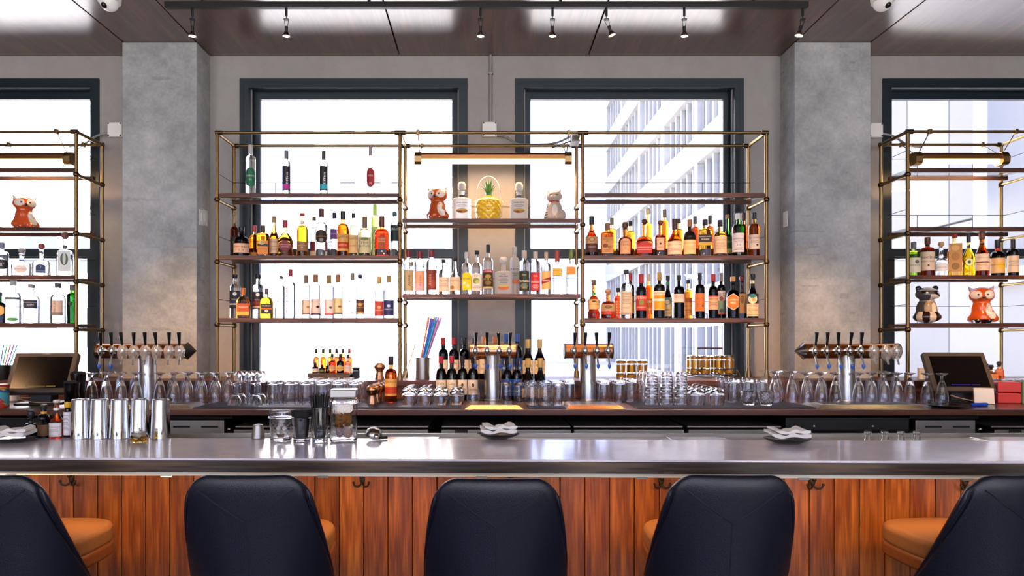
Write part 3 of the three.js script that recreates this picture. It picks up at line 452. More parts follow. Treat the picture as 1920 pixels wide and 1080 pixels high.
// profile by style: shoulder start, neck start (shares of height), neck radius share, squareness, depth flattening
const STY = { tall: [0.66, 0.76, 0.32, 2, 1], bourbon: [0.6, 0.74, 0.34, 2, 1], squat: [0.52, 0.7, 0.3, 2, 1], square: [0.58, 0.7, 0.32, 6, 0.8], flask: [0.5, 0.74, 0.24, 3, 0.5], wine: [0.6, 0.74, 0.38, 2, 1], burg: [0.45, 0.78, 0.36, 2, 1], bell: [0.42, 0.74, 0.3, 2, 1], round: [0.44, 0.62, 0.24, 2, 0.8], slim: [0.7, 0.8, 0.4, 2, 1], panel: [0.68, 0.78, 0.3, 5, 0.62], decanter: [0.68, 0.76, 0.3, 6, 0.7], apple: [0.3, 0.68, 0.26, 2, 0.75], waist: [0.3, 0.6, 0.3, 2, 1] };
function bottleGeo(style, h, r) {
  const [ss, ns, nr, sq, flat] = STY[style], rn = Math.max(r * nr, 0.0105), p = [[0, 0.003], [r * 0.8, 0.002, sq], [r * 0.95, 0, sq], [r, 0.006, sq]], S = h * ss, N = h * ns;
  if (style === 'waist') p.push([r * 1.06, h * 0.1], [r * 0.98, h * 0.17], [r * 0.86, h * 0.21], [r * 0.9, h * 0.3], [r * 0.84, h * 0.5], [r * 0.6, h * 0.57]);
  else if (style === 'apple') p.push([r * 1.0, h * 0.1], [r * 0.9, h * 0.2], [r * 0.95, h * 0.32], [r * 0.98, h * 0.42], [r * 0.8, h * 0.53], [r * 0.5, h * 0.62]);
  else { p.push([r, S * 0.5, sq], [r, S, sq]); for (let i = 1; i < 8; i++) { const t = i / 8, k = style === 'burg' || style === 'bell' ? 0.5 + 0.5 * Math.cos(Math.PI * Math.pow(t, 0.85)) : Math.cos(t * Math.PI / 2) ** 0.75; p.push([rn + (r - rn) * k, S + (N - S) * (style === 'burg' || style === 'bell' ? t : Math.sin(t * Math.PI / 2) ** 1.1), Math.max(2, sq * (1 - t) + 2 * t)]); } }
  p.push([rn, N], [rn, h * 0.955], [rn * 1.18, h * 0.957], [rn * 1.18, h * 0.985], [rn * 0.8, h], [0, h]);
  return revolve(p, 28, null, 1);
}
function bottle(o) { // o: x z base h r style glass cap capH label(s) desc
  const [ss, ns, nr, sq, flat] = STY[o.style], g = thing('liquor_bottle', o.desc, 'bottle', [o.x, o.base, o.z], o.turn || 0, o.group), rn = Math.max(o.r * nr, 0.0105);
  const body = mesh('glass', bottleGeo(o.style, o.h, o.r).scale(1, 1, flat), liquid(o.glass), g);
  const ch = o.capH ?? o.h * 0.09;
  if (o.knob) { mesh('stopper', revolve([[0, o.h - 0.004], [rn * 0.9, o.h - 0.004], [rn * 0.9, o.h + 0.006], [rn * 1.4, o.h + 0.01], [rn * 1.5, o.h + ch * 0.7], [rn * 1.0, o.h + ch], [0, o.h + ch]], 20), capMat(o.cap, o.metal), g); }
  else { const c0 = o.h - ch + 0.006, cr = rn * 1.24 + 0.0004; mesh('cap', revolve([[0, c0], [cr, c0], [cr, o.h + 0.003], [cr * 0.92, o.h + 0.006], [0, o.h + 0.006]], 20), capMat(o.cap, o.metal), g); }
  if (o.neck) mesh('neck_band', revolve([[rn + 0.0008, o.h * (ns + 0.02)], [rn + 0.0014, o.h * (ns + 0.02)], [rn + 0.0014, o.h * (ns + 0.09)], [rn + 0.0008, o.h * (ns + 0.09)]], 18), capMat(o.neck), g);
  for (const L of [].concat(o.label || [])) { const k = cell(drawLabel(L)), y0 = (L.y0 ?? 0.1) * o.h, y1 = (L.y1 ?? 0.5) * o.h;
    if (sq > 2 || flat < 0.9) { const w = 2 * o.r * (L.w ?? 0.86) * (sq > 2 ? 0.95 : 0.7); mesh('label', flatLabel(w, y0, y1, o.r * flat + 0.0012, k), labelMat, g); }
    else mesh('label', labelGeo(o.r + 0.0007, y0, y1, L.arc ?? 2.5, k), labelMat, g); }
  return g;
}
// a row on a shelf: [px, topPx, widthPx, style, glass, cap, capHpx, label, description, extras]
function row(shelfH, d, list) { for (const [px, top, w, style, glass, cap, capPx, label, desc, ex] of list) { const dd = ex?.back ? d + 0.11 : d + (ex?.dz || 0), knob = ex?.knob, full = H(top, dd) - shelfH, ch = capPx * dd / F;
  bottle({ x: X(px, dd), z: -dd, base: shelfH + 0.0005, h: knob ? full - ch * 0.75 : full - 0.006, r: w * dd / F / 2, style, glass, cap, capH: ch, label, desc, turn: -0.75 * Math.atan2(X(px, dd), dd), ...ex }); } }
const cream = '#e9dcc0', B = (bg, fg, title, y = 0.3, size = 0.16, more = {}) => ({ bg, fg, t: [[title, y, size, fg]], fine: [[0.55, 5]], ...more });
const D1 = 4.825;
row(HI[0], D1, [
  [470, 272, 18, 'slim', 'clear', '#b4b2b4', 17, { bg: '#1d6b4a', shape: 'oval', t: [['ABSENTE', 0.42, 0.12, '#dfeee4'], ['55', 0.62, 0.14, '#dfeee4']], y0: 0.16, y1: 0.54 }, 'tall clear bottle with green oval label and silver cap'],
  [537, 283, 15, 'slim', 'clear', '#6d6a6e', 15, { bg: '#26262c', vert: 'Effen', vc: '#eee', vx: 0.6, bands: [[0.74, 0.93, '#c43a9c']], y0: 0.1, y1: 0.66 }, 'tall clear bottle with black label and magenta band'],
  [607, 283, 15, 'slim', 'clear', '#1e1e22', 17, { bg: '#22262a', vert: 'Effen', vc: '#eee', vx: 0.6, bands: [[0.74, 0.93, '#35b6c4']], y0: 0.1, y1: 0.66 }, 'tall clear bottle with black label and turquoise band'],
  [695, 275, 15, 'slim', 'clear', '#8c8486', 17, { bg: '#9c2630', shape: 'oval', t: [['RUBIS', 0.4, 0.12, '#f0dada'], ['RR', 0.8, 0.14, '#f0dada']], y0: 0.16, y1: 0.56 }, 'tall clear bottle with red oval label and grey cap'],
]);
row(HI[1], D1, [
  [440, 405, 16, 'tall', 'brown', '#a58c60', 14, { bg: '#1f1a18', fg: '#cbb88a', t: [['XO', 0.4, 0.2, '#cbb88a']], y0: 0.2, y1: 0.5 }, 'slim dark brown bottle with tan cork by the rack end', { back: 1 }],
  [453, 426, 29, 'squat', 'dark', '#15151a', 10, { bg: '#d9b193', fg: '#3a2a22', t: [['Zacapa', 0.35, 0.24], ['23', 0.7, 0.2]], y0: 0.12, y1: 0.44 }, 'squat dark bottle with pinkish cream label and black cap'],
  [477, 423, 18, 'bourbon', 'amber', '#b8343a', 12, { bg: '#e39a4a', fg: '#59300f', t: [['RESERVA', 0.5, 0.3]], y0: 0.06, y1: 0.18 }, 'amber bottle with red and white cap behind the squat ones', { back: 1 }],
  [493, 423, 23, 'panel', 'amber', '#4a2a22', 13, { bg: '#dd8a3e', fg: '#4a2a12', bands: [[0.25, 0.42, '#3a2c24']], dots: [[0.42, 0.16, 0.28, 0.15, '#d9c88e']], t: [['10', 0.15, 0.2, '#3a2a12'], ['Santa Teresa', 0.62, 0.15]], y0: 0.07, y1: 0.52 }, 'square amber flask with orange label and dark band'],
  [514, 406, 18, 'burg', 'amber', '#a3865a', 11, { bg: '#e6c49c', fg: '#54301c', t: [['Clément', 0.22, 0.14]], fine: [[0.5, 6]], y0: 0.1, y1: 0.46 }, 'tall amber bottle with long peach label and tan capsule', { dz: 0.06 }],
  [535, 413, 30, 'apple', 'gold', '#9a2a3a', 14, { bg: '#6d2436', fg: '#ecc9a8', shape: 'oval', t: [['APPLETON', 0.4, 0.16], ['ESTATE', 0.6, 0.12]], y0: 0.15, y1: 0.43, w: 1.05 }, 'round-bellied golden bottle with maroon label and red cap'],
  [567, 400, 21, 'bourbon', 'gold', '#b0303a', 5, { bg: '#8a6a4c', fg: '#efd9b4', t: [['BARBANCOURT', 0.4, 0.14], ['8', 0.65, 0.16]], y0: 0.13, y1: 0.34 }, 'gold bottle with tiny red cap and taupe label', { neck: '#e0d8c8' }],
  [589, 407, 15, 'tall', 'clear', '#5a4230', 7, { bg: '#7a1f28', fg: '#f2d8b0', bands: [[0.62, 1, '#eac89a']], y0: 0.05, y1: 0.4 }, 'clear bottle with maroon and cream label and cork', { back: 1 }],
  [603, 392, 23, 'bourbon', 'clear', '#4e161a', 15, { bg: '#241a12', shape: 'oval', rim: '#d88a2e', t: [['PLANTATION', 0.5, 0.2, '#f2b437', 'sans-serif']], dots: [[0.5, 0.76, 0.16, 0.12, '#777']], y0: 0.28, y1: 0.56, arc: 2.2 }, 'clear bottle with black and orange round label'],
  [627, 399, 16, 'slim', 'clear', '#23204a', 11, { bg: '#7a4c9a', fg: '#efe6f6', t: [['Cruzan', 0.45, 0.24]], y0: 0.42, y1: 0.64 }, 'clear bottle with purple label and navy cap', { back: 1 }],
  [643, 396, 22, 'bourbon', 'amber', '#1a161c', 16, { bg: '#d8a85c', fg: '#3a1c10', bands: [[0.48, 0.86, '#c23a1c']], t: [['SANTA', 0.18, 0.16, '#3a1c10'], ['RHUM', 0.66, 0.13, '#ffd9a0']], y0: 0.12, y1: 0.5 }, 'reddish amber bottle with tan and red label beside the purple one'],
  [663, 400, 18, 'bourbon', 'pale', '#18161e', 9, { bg: '#e2bd80', fg: '#4a3018', t: [['SANTA', 0.2, 0.16], ['BLANCO', 0.6, 0.12]], y0: 0.08, y1: 0.5 }, 'pale gold bottle with tan label and black cap'],
  [684, 407, 23, 'bourbon', 'pale', '#7a5238', 21, { bg: '#d8cfa0', fg: '#4c4a28', t: [['Flor', 0.35, 0.18], ['de Caña', 0.55, 0.16]], dots: [[0.5, 0.12, 0.26, 0.1, '#7c8450']], y0: 0.1, y1: 0.5 }, 'pale straw bottle with large cream label and brown capsule', { dz: 0.05 }],
  [703, 384, 15, 'slim', 'lime', '#a6d44a', 20, { bg: '#bfe08a', fg: '#1a5a2a', vert: 'LEBLON', vc: '#14502a', vx: 0.5, y0: 0.06, y1: 0.6, arc: 1.6 }, 'tall pale green bottle with lime capsule', { back: 1 }],
  [716, 406, 26, 'square', 'orange', '#6a3a28', 20, { bg: '#9c4512', fg: '#f0c890', t: [['English', 0.2, 0.18], ['Harbour', 0.42, 0.16]], y0: 0.18, y1: 0.5, w: 0.6 }, 'square-shouldered orange rum bottle with brown capsule', { dz: -0.02 }],
  [740, 398, 17, 'slim', 'clear', '#3a6a72', 8, { bg: '#20343a', fg: '#e0e6e4', t: [['OXLEY', 0.25, 0.18]], y0: 0.36, y1: 0.72 }, 'clear bottle with dark teal upper label beside the rack post', { dz: 0.06 }],
]);
row(HI[2], D1, [
  [441, 515, 20, 'slim', 'clear', '#141418', 7, { bg: '#1d1a22', fg: '#e4e0e4', t: [['VODKA', 0.5, 0.1]], bands: [[0.55, 0.8, '#27356a'], [0.72, 0.8, '#dcd8d0']], dots: [[0.5, 0.18, 0.14, 0.1, '#e8e4ea']], y0: 0.24, y1: 0.64 }, 'clear bottle with black and blue label by the rack end', { back: 1 }],
  [456, 540, 26, 'flask', 'amber', '#d06a1c', 14, { bg: '#c2501c', fg: '#f4e0c0', t: [['Bulleit', 0.3, 0.2, '#f6e2c8']], bands: [[0.68, 0.98, '#e8b23a']], y0: 0.1, y1: 0.5 }, 'amber flask with orange and yellow label and orange cap'],
  [484, 515, 20, 'slim', 'clear', '#15151a', 8, { bg: '#241c26', fg: '#e6dfe0', t: [['VODKA', 0.48, 0.1]], bands: [[0.55, 0.76, '#8c2430'], [0.8, 0.94, '#d8b48a']], dots: [[0.5, 0.18, 0.14, 0.1, '#e8e4ea']], y0: 0.22, y1: 0.62 }, 'clear bottle with black and red label and black cap', { back: 1 }],
  [500, 541, 24, 'flask', 'yellow', '#5e5468', 11, { bg: '#2a2622', fg: '#f0ead0', t: [['Bulleit', 0.2, 0.18], ['RYE', 0.72, 0.14]], bands: [[0.42, 0.56, '#d0641c']], dots: [[0.5, 0.72, 0.16, 0.12, '#e8d8a8']], y0: 0.16, y1: 0.5 }, 'yellow flask with black and orange label and grey cap'],
  [527, 518, 15, 'slim', 'clear', '#6a6a66', 5, { fg: '#3a4250', vert: 'C', vc: '#3a4250', vx: 0.5, y0: 0.3, y1: 0.66 }, 'plain clear bottle with a thin dark swoosh'],
  [545, 505, 18, 'tall', 'clear', '#9a2032', 14, { vert: 'BELVEDERE', vc: '#c43a50', vx: 0.2, y0: 0.1, y1: 0.62 }, 'clear bottle with red vertical lettering and red capsule'],
  [574, 516, 16, 'slim', 'clear', '#8a6a4c', 15, { bg: '#f0d8bc', vert: 'TIGONDE', vc: '#4a3428', bands: [[0.9, 1, '#a06a60']], dots: [[0.7, 0.5, 0.16, 0.08, '#c08a50']], y0: 0.09, y1: 0.44 }, 'clear bottle with peach label, vertical lettering and brown capsule'],
  [592, 515, 18, 'slim', 'clear', '#9a6238', 15, { bg: '#ecd6cc', vert: 'TIGONDE', vc: '#4a3428', bands: [[0.89, 1, '#4a3450']], dots: [[0.7, 0.5, 0.15, 0.08, '#2a2430']], y0: 0.08, y1: 0.45 }, 'clear bottle with pink label, dark foot band and copper capsule'],
  [617, 516, 17, 'slim', 'clear', '#8a6c30', 16, { bg: '#f4dcd8', vert: 'TIGONDE', vc: '#b06a60', bands: [[0.88, 1, '#d8505a']], dots: [[0.66, 0.52, 0.14, 0.07, '#3a5a38']], y0: 0.07, y1: 0.45 }, 'clear bottle with pale pink label and red foot band'],
  [634, 515, 17, 'slim', 'clear', '#9a6238', 15, { bg: '#e0cc9c', vert: 'TIGONDE', vc: '#2a2a20', bands: [[0.89, 1, '#6a745c']], dots: [[0.66, 0.52, 0.16, 0.07, '#7a6a40']], y0: 0.09, y1: 0.47 }, 'clear bottle with beige label and grey-green foot band'],
  [661, 512, 15, 'slim', 'clear', '#77736e', 13, { vert: '', dots: [[0.5, 0.75, 0.2, 0.12, '#a8d4cc'], [0.54, 0.72, 0.1, 0.06, '#d8efe8']], y0: 0.06, y1: 0.3 }, 'clear bottle with faint turquoise print and grey cap'],
  [675, 515, 16, 'slim', 'clear', '#1c2040', 7, { bg: '#5a3420', fg: '#e4c08a', t: [['HANSON', 0.3, 0.14], ['ESPRESSO', 0.55, 0.1]], dots: [[0.52, 0.36, 0.2, 0.1, '#c09a5a']], bands: [[0.82, 1, '#b98a4a']], y0: 0.1, y1: 0.44 }, 'clear bottle with brown picture label and navy cap', { dz: 0.04 }],
  [711, 519, 17, 'tall', 'clear', '#b08a3c', 13, { bg: '#b8423a', fg: '#f4d8c0', t: [['SOBIESKI', 0.62, 0.13]], dots: [[0.5, 0.42, 0.14, 0.1, '#f0b070']], y0: 0.06, y1: 0.42 }, 'clear bottle with red label and gold capsule'],
  [729, 517, 19, 'tall', 'clear', '#9a7a2c', 13, { bg: '#232a66', fg: '#d8dcf0', t: [['SOBIESKI', 0.6, 0.12]], dots: [[0.5, 0.38, 0.13, 0.09, '#c8d0ee']], y0: 0.07, y1: 0.43 }, 'clear bottle with navy label and gold capsule'],
]);
const porton = (y0, y1) => [{ fg: '#4a4648', t: [['PORTÓN', 0.16, 0.12]], fine: [[0.3, 4]], dots: [[0.5, 0.74, 0.36, 0.16, '#b0722c'], [0.5, 0.66, 0.3, 0.06, '#c8a850'], [0.4, 0.8, 0.14, 0.07, '#7a2c18']], y0, y1, w: 0.9 }];
row(MID[0], 4.84, [
  [866, 346, 34, 'decanter', 'frost', '#c9c4bc', 16, porton(0.18, 0.64), 'frosted square spirit bottle between the fox and the pineapple', { knob: 1, neck: '#2a2420' }],
  [973, 347, 34, 'decanter', 'frost', '#c9c4bc', 16, porton(0.18, 0.66), 'frosted square spirit bottle between the pineapple and the cat', { knob: 1, neck: '#2a3a5a' }],
]);
row(MID[1], D1, [
  [766, 469, 19, 'slim', 'clear', '#7a1c26', 14, { bg: '#b8a67c', fg: '#4a3c20', vert: 'Avión', vc: '#4a3a1c', vx: 0.55, y0: 0.08, y1: 0.55 }, 'clear bottle with olive tan script label and maroon capsule'],
  [787, 471, 19, 'slim', 'clear', '#7a1c26', 14, { bg: '#eaa884', fg: '#8a4a30', bands: [[0.62, 1, '#e2b0b4']], vert: 'Avión', vc: '#a85c3c', vx: 0.55, y0: 0.08, y1: 0.55 }, 'clear bottle with peach and pink label and maroon capsule'],
  [809, 469, 20, 'slim', 'clear', '#7a1c26', 14, { bg: '#7a3020', fg: '#d8a070', dots: [[0.62, 0.7, 0.3, 0.2, '#9a4430']], vert: 'Avión', vc: '#d89a70', vx: 0.4, y0: 0.1, y1: 0.56 }, 'clear bottle with rust brown label and maroon capsule'],
  [832, 487, 19, 'bourbon', 'clear', '#241c1c', 6, { bg: '#ecd0b4', fg: '#6a4a38', t: [['Espolòn', 0.25, 0.14]], fine: [[0.42, 5]], y0: 0.08, y1: 0.5 }, 'short clear bottle with pale peach label and black cap'],
  [853, 484, 21, 'bell', 'clear', '#2a1c18', 6, { bg: '#e2c8a4', fg: '#5a4030', t: [['Espolòn', 0.28, 0.14]], dots: [[0.3, 0.75, 0.16, 0.12, '#a8703c']], y0: 0.1, y1: 0.48 }, 'bell-shouldered clear bottle with cream label and black cap'],
  [875, 473, 18, 'tall', 'clear', '#cdc6c0', 12, { bg: '#f2dc1c', shape: 'arch', fg: '#fff', dots: [[0.3, 0.6, 0.12, 0.08, '#fbf6d0'], [0.6, 0.75, 0.12, 0.08, '#fbf6d0']], t: [['XICARU', 0.34, 0.12, '#5a4a10']], y0: 0.1, y1: 0.52 }, 'clear bottle with bright yellow arched label'],
  [894, 470, 20, 'bourbon', 'clear', '#1a1a18', 7, { bg: '#efe6dc', fg: '#6a6250', t: [['VIDA', 0.14, 0.12]], dots: [[0.45, 0.42, 0.26, 0.17, '#8c9a3c'], [0.55, 0.48, 0.16, 0.1, '#c2c86a']], fine: [[0.7, 4]], y0: 0.08, y1: 0.48 }, 'clear bottle with white label showing a green fruit'],
  [915, 459, 19, 'tall', 'clear', '#201c1a', 15, { bg: '#3a2c14', fg: '#d8b45a', bands: [[0, 0.16, '#b02a22'], [0.9, 1, '#d8c07a']], t: [['ILEGAL', 0.08, 0.12, '#fff'], ['MEZCAL', 0.5, 0.16, '#d8b45a']], dots: [[0.5, 0.36, 0.26, 0.1, '#a88a3c'], [0.5, 0.7, 0.28, 0.1, '#8a6a2c']], y0: 0.12, y1: 0.5 }, 'tall clear bottle with black, gold and red label', { knob: 0 }],
  [944, 485, 33, 'decanter', 'frost', '#d4cec6', 12, [{ fg: '#5a4a48', t: [['PISCO', 0.08, 0.08], ['PORTÓN', 0.2, 0.11]], fine: [[0.32, 5]], dots: [[0.5, 0.82, 0.38, 0.13, '#c0602c'], [0.5, 0.74, 0.36, 0.05, '#b8b45a']], y0: 0.12, y1: 0.68 }], 'wide frosted flask with orange picture label on the lower pier shelf', { knob: 1 }],
  [965, 463, 18, 'slim', 'frost', '#c6beb4', 13, { fg: '#4a4446', t: [['PORTÓN', 0.15, 0.14]], bands: [[0.68, 0.88, '#e0825a']], fine: [[0.3, 4]], y0: 0.2, y1: 0.6 }, 'tall frosted bottle half hidden by the wide frosted flask', { back: 1 }],
  [983, 470, 19, 'slim', 'clear', '#c4b4a8', 14, { bg: '#26341c', fg: '#e8ecd8', t: [['Pisco', 0.2, 0.1], ['Portabla', 0.5, 0.16, '#f4f4ea']], fine: [[0.66, 5]], y0: 0.08, y1: 0.54 }, 'clear bottle with tall dark green label'],
  [1004, 472, 18, 'slim', 'clear', '#b8aca8', 14, { bg: '#c02a32', fg: '#fbe6e2', t: [['Pisco', 0.2, 0.1], ['Portabla', 0.5, 0.14, '#fff']], fine: [[0.66, 5]], y0: 0.08, y1: 0.52 }, 'clear bottle with tall red label and grey capsule'],
  [1024, 473, 18, 'tall', 'clear', '#c0a890', 15, { bg: '#e0b06c', fg: '#7a3018', slash: ['#a02024', 0.52], t: [['Portabla', 0.52, 0.13, '#fff']], y0: 0.12, y1: 0.56 }, 'clear bottle with tan label crossed by a red band'],
  [1045, 470, 21, 'square', 'clear', '#9a3a32', 21, { bg: '#dca81e', fg: '#6a3a10', t: [['BARSOL', 0.28, 0.26]], bands: [[0.9, 1, '#8a7a20']], y0: 0.42, y1: 0.6 }, 'clear bottle with yellow label and red capsule'],
  [1071, 468, 21, 'square', 'clear', '#6a7a3a', 19, { bg: '#d8862c', fg: '#6a3010', t: [['BARSOL', 0.28, 0.26]], bands: [[0.86, 1, '#7a8a3a']], y0: 0.44, y1: 0.62 }, 'clear bottle with orange label and green capsule'],
]);
row(HI[1], D1, [
  [1109, 406, 24, 'bell', 'brown', '#1e2024', 15, { bg: '#c29a6a', fg: '#3a2418', bands: [[0.45, 1, '#4a2a26']], dots: [[0.52, 0.2, 0.18, 0.16, '#8a6040'], [0.52, 0.2, 0.11, 0.11, '#c8a070']], t: [['Basil', 0.66, 0.15, '#d8a8a0']], y0: 0.1, y1: 0.5 }, 'dark amber bottle with oval portrait label and long black cap'],
  [1139, 419, 25, 'panel', 'amber', '#a0693c', 13, { bg: '#d89650', fg: '#6a3414', t: [['TEMPLETON', 0.12, 0.14], ['RYE', 0.25, 0.11]], dots: [[0.3, 0.52, 0.24, 0.12, '#7a4420'], [0.68, 0.62, 0.18, 0.1, '#b06a30']], fine: [[0.78, 3]], y0: 0.1, y1: 0.58 }, 'square-shouldered rye bottle with sepia picture label and wooden cap'],
  [1147, 409, 17, 'tall', 'gold', '#6a6450', 13, null, 'slim gold bottle behind the sepia-label rye', { back: 1 }],
  [1172, 420, 27, 'squat', 'brown', '#5a3624', 12, { bg: '#e0a878', fg: '#2e1a12', shape: 'arch', t: [['ELIJAH', 0.22, 0.13], ['CRAIG', 0.4, 0.17], ['12', 0.62, 0.13]], y0: 0.08, y1: 0.62, arc: 1.5 }, 'dark round-shouldered bourbon with arched peach label and brown stopper', { knob: 1 }],
  [1182, 415, 18, 'tall', 'gold', '#1a1a1c', 9, null, 'gold bottle with black cap behind the arched-label bourbon', { back: 1 }],
  [1208, 414, 31, 'round', 'amber', '#4a2620', 9, { bg: '#b02a26', fg: '#fbe4d0', shape: 'arch', t: [['WHISTLEPIG', 0.45, 0.22], ['OLD WORLD', 0.68, 0.1]], y0: 0.09, y1: 0.42, w: 1.25 }, 'broad amber bottle with red arched label', { knob: 1 }],
  [1215, 394, 17, 'slim', 'gold', '#e2d2ae', 11, null, 'tall gold bottle with cream stopper behind the red-label one', { back: 1, knob: 1 }],
  [1238, 416, 20, 'square', 'brown', '#6a3428', 8, { bg: '#e6ac8c', fg: '#3a2018', t: [['WIDOW JANE', 0.16, 0.12]], dots: [[0.5, 0.48, 0.14, 0.09, '#4a2a20']], fine: [[0.7, 3]], y0: 0.2, y1: 0.58, w: 0.7 }, 'square dark bottle with salmon label and small emblem', { knob: 1 }],
  [1246, 393, 14, 'slim', 'amber', '#7a6a58', 15, null, 'tall slim amber bottle behind the salmon-label one', { back: 1 }],
  [1265, 411, 27, 'bell', 'amber', '#3a1e1a', 20, { bg: '#ecccae', fg: '#7a3c24', t: [['Old Forester', 0.25, 0.18]], fine: [[0.5, 5]], y0: 0.05, y1: 0.4 }, 'bell-shaped amber bottle with wide cream label and striped capsule'],
  [1273, 411, 15, 'tall', 'amber', '#4a4430', 8, null, 'slim amber bottle behind the striped-capsule one', { back: 1 }],
  [1293, 412, 23, 'squat', 'dark', '#a26a44', 13, { bg: '#ecc890', fg: '#8a5a2c', t: [['Glenrothes', 0.22, 0.14]], fine: [[0.45, 5]], y0: 0.06, y1: 0.45 }, 'dark bottle with honey cream label and copper capsule'],
  [1303, 406, 15, 'tall', 'red', '#4a4c50', 14, null, 'reddish bottle with slate cap behind the honey-label one', { back: 1 }],
  [1322, 412, 25, 'panel', 'gold', '#1e1c1c', 11, { bg: '#1c1a16', fg: '#f4ead0', t: [['HIGHLAND', 0.2, 0.18, '#f6ecd4', 'sans-serif'], ['PARK', 0.44, 0.18, '#f6ecd4', 'sans-serif']], bands: [[0.7, 1, '#c8a028']], y0: 0.3, y1: 0.6, w: 1.0 }, 'gold flask with black label over a yellow band'],
  [1331, 404, 15, 'tall', 'red', '#26241f', 16, null, 'reddish bottle with black cap behind the black-label flask', { back: 1 }],
  [1350, 413, 24, 'squat', 'gold', '#2a2220', 12, { bg: '#eac8a4', fg: '#8a5c3c', t: [['THE BALVENIE', 0.22, 0.13]], fine: [[0.4, 7]], y0: 0.08, y1: 0.56 }, 'gold bottle with tall beige label and black stopper'],
  [1364, 403, 18, 'bell', 'green', '#b07a58', 7, { bg: '#2c5a2a', fg: '#cfd88a', bands: [[0.7, 0.95, '#b8bc4a']], t: [['JAMESON', 0.3, 0.16]], y0: 0.1, y1: 0.5 }, 'green bottle with copper cap behind the white-label one', { back: 1 }],
  [1384, 400, 22, 'tall', 'green', '#e6dedc', 12, { bg: '#ebe0de', fg: '#3a3436', t: [['LAPHROAIG', 0.3, 0.15], ['10', 0.62, 0.15]], fine: [[0.42, 2], [0.76, 3]], y0: 0.1, y1: 0.54 }, 'green bottle with white label and white cap'],
  [1394, 399, 14, 'tall', 'brown', '#4a1e24', 15, null, 'dark red bottle behind the white-label green one', { back: 1 }],
  [1414, 399, 21, 'tall', 'amber', '#20282e', 12, { bg: '#e2cab8', fg: '#8a4a38', t: [['TALISKER', 0.22, 0.15]], fine: [[0.4, 4]], dots: [[0.68, 0.72, 0.08, 0.06, '#2a2a30']], y0: 0.17, y1: 0.5 }, 'amber bottle with blush label beside the rack end post'],
]);
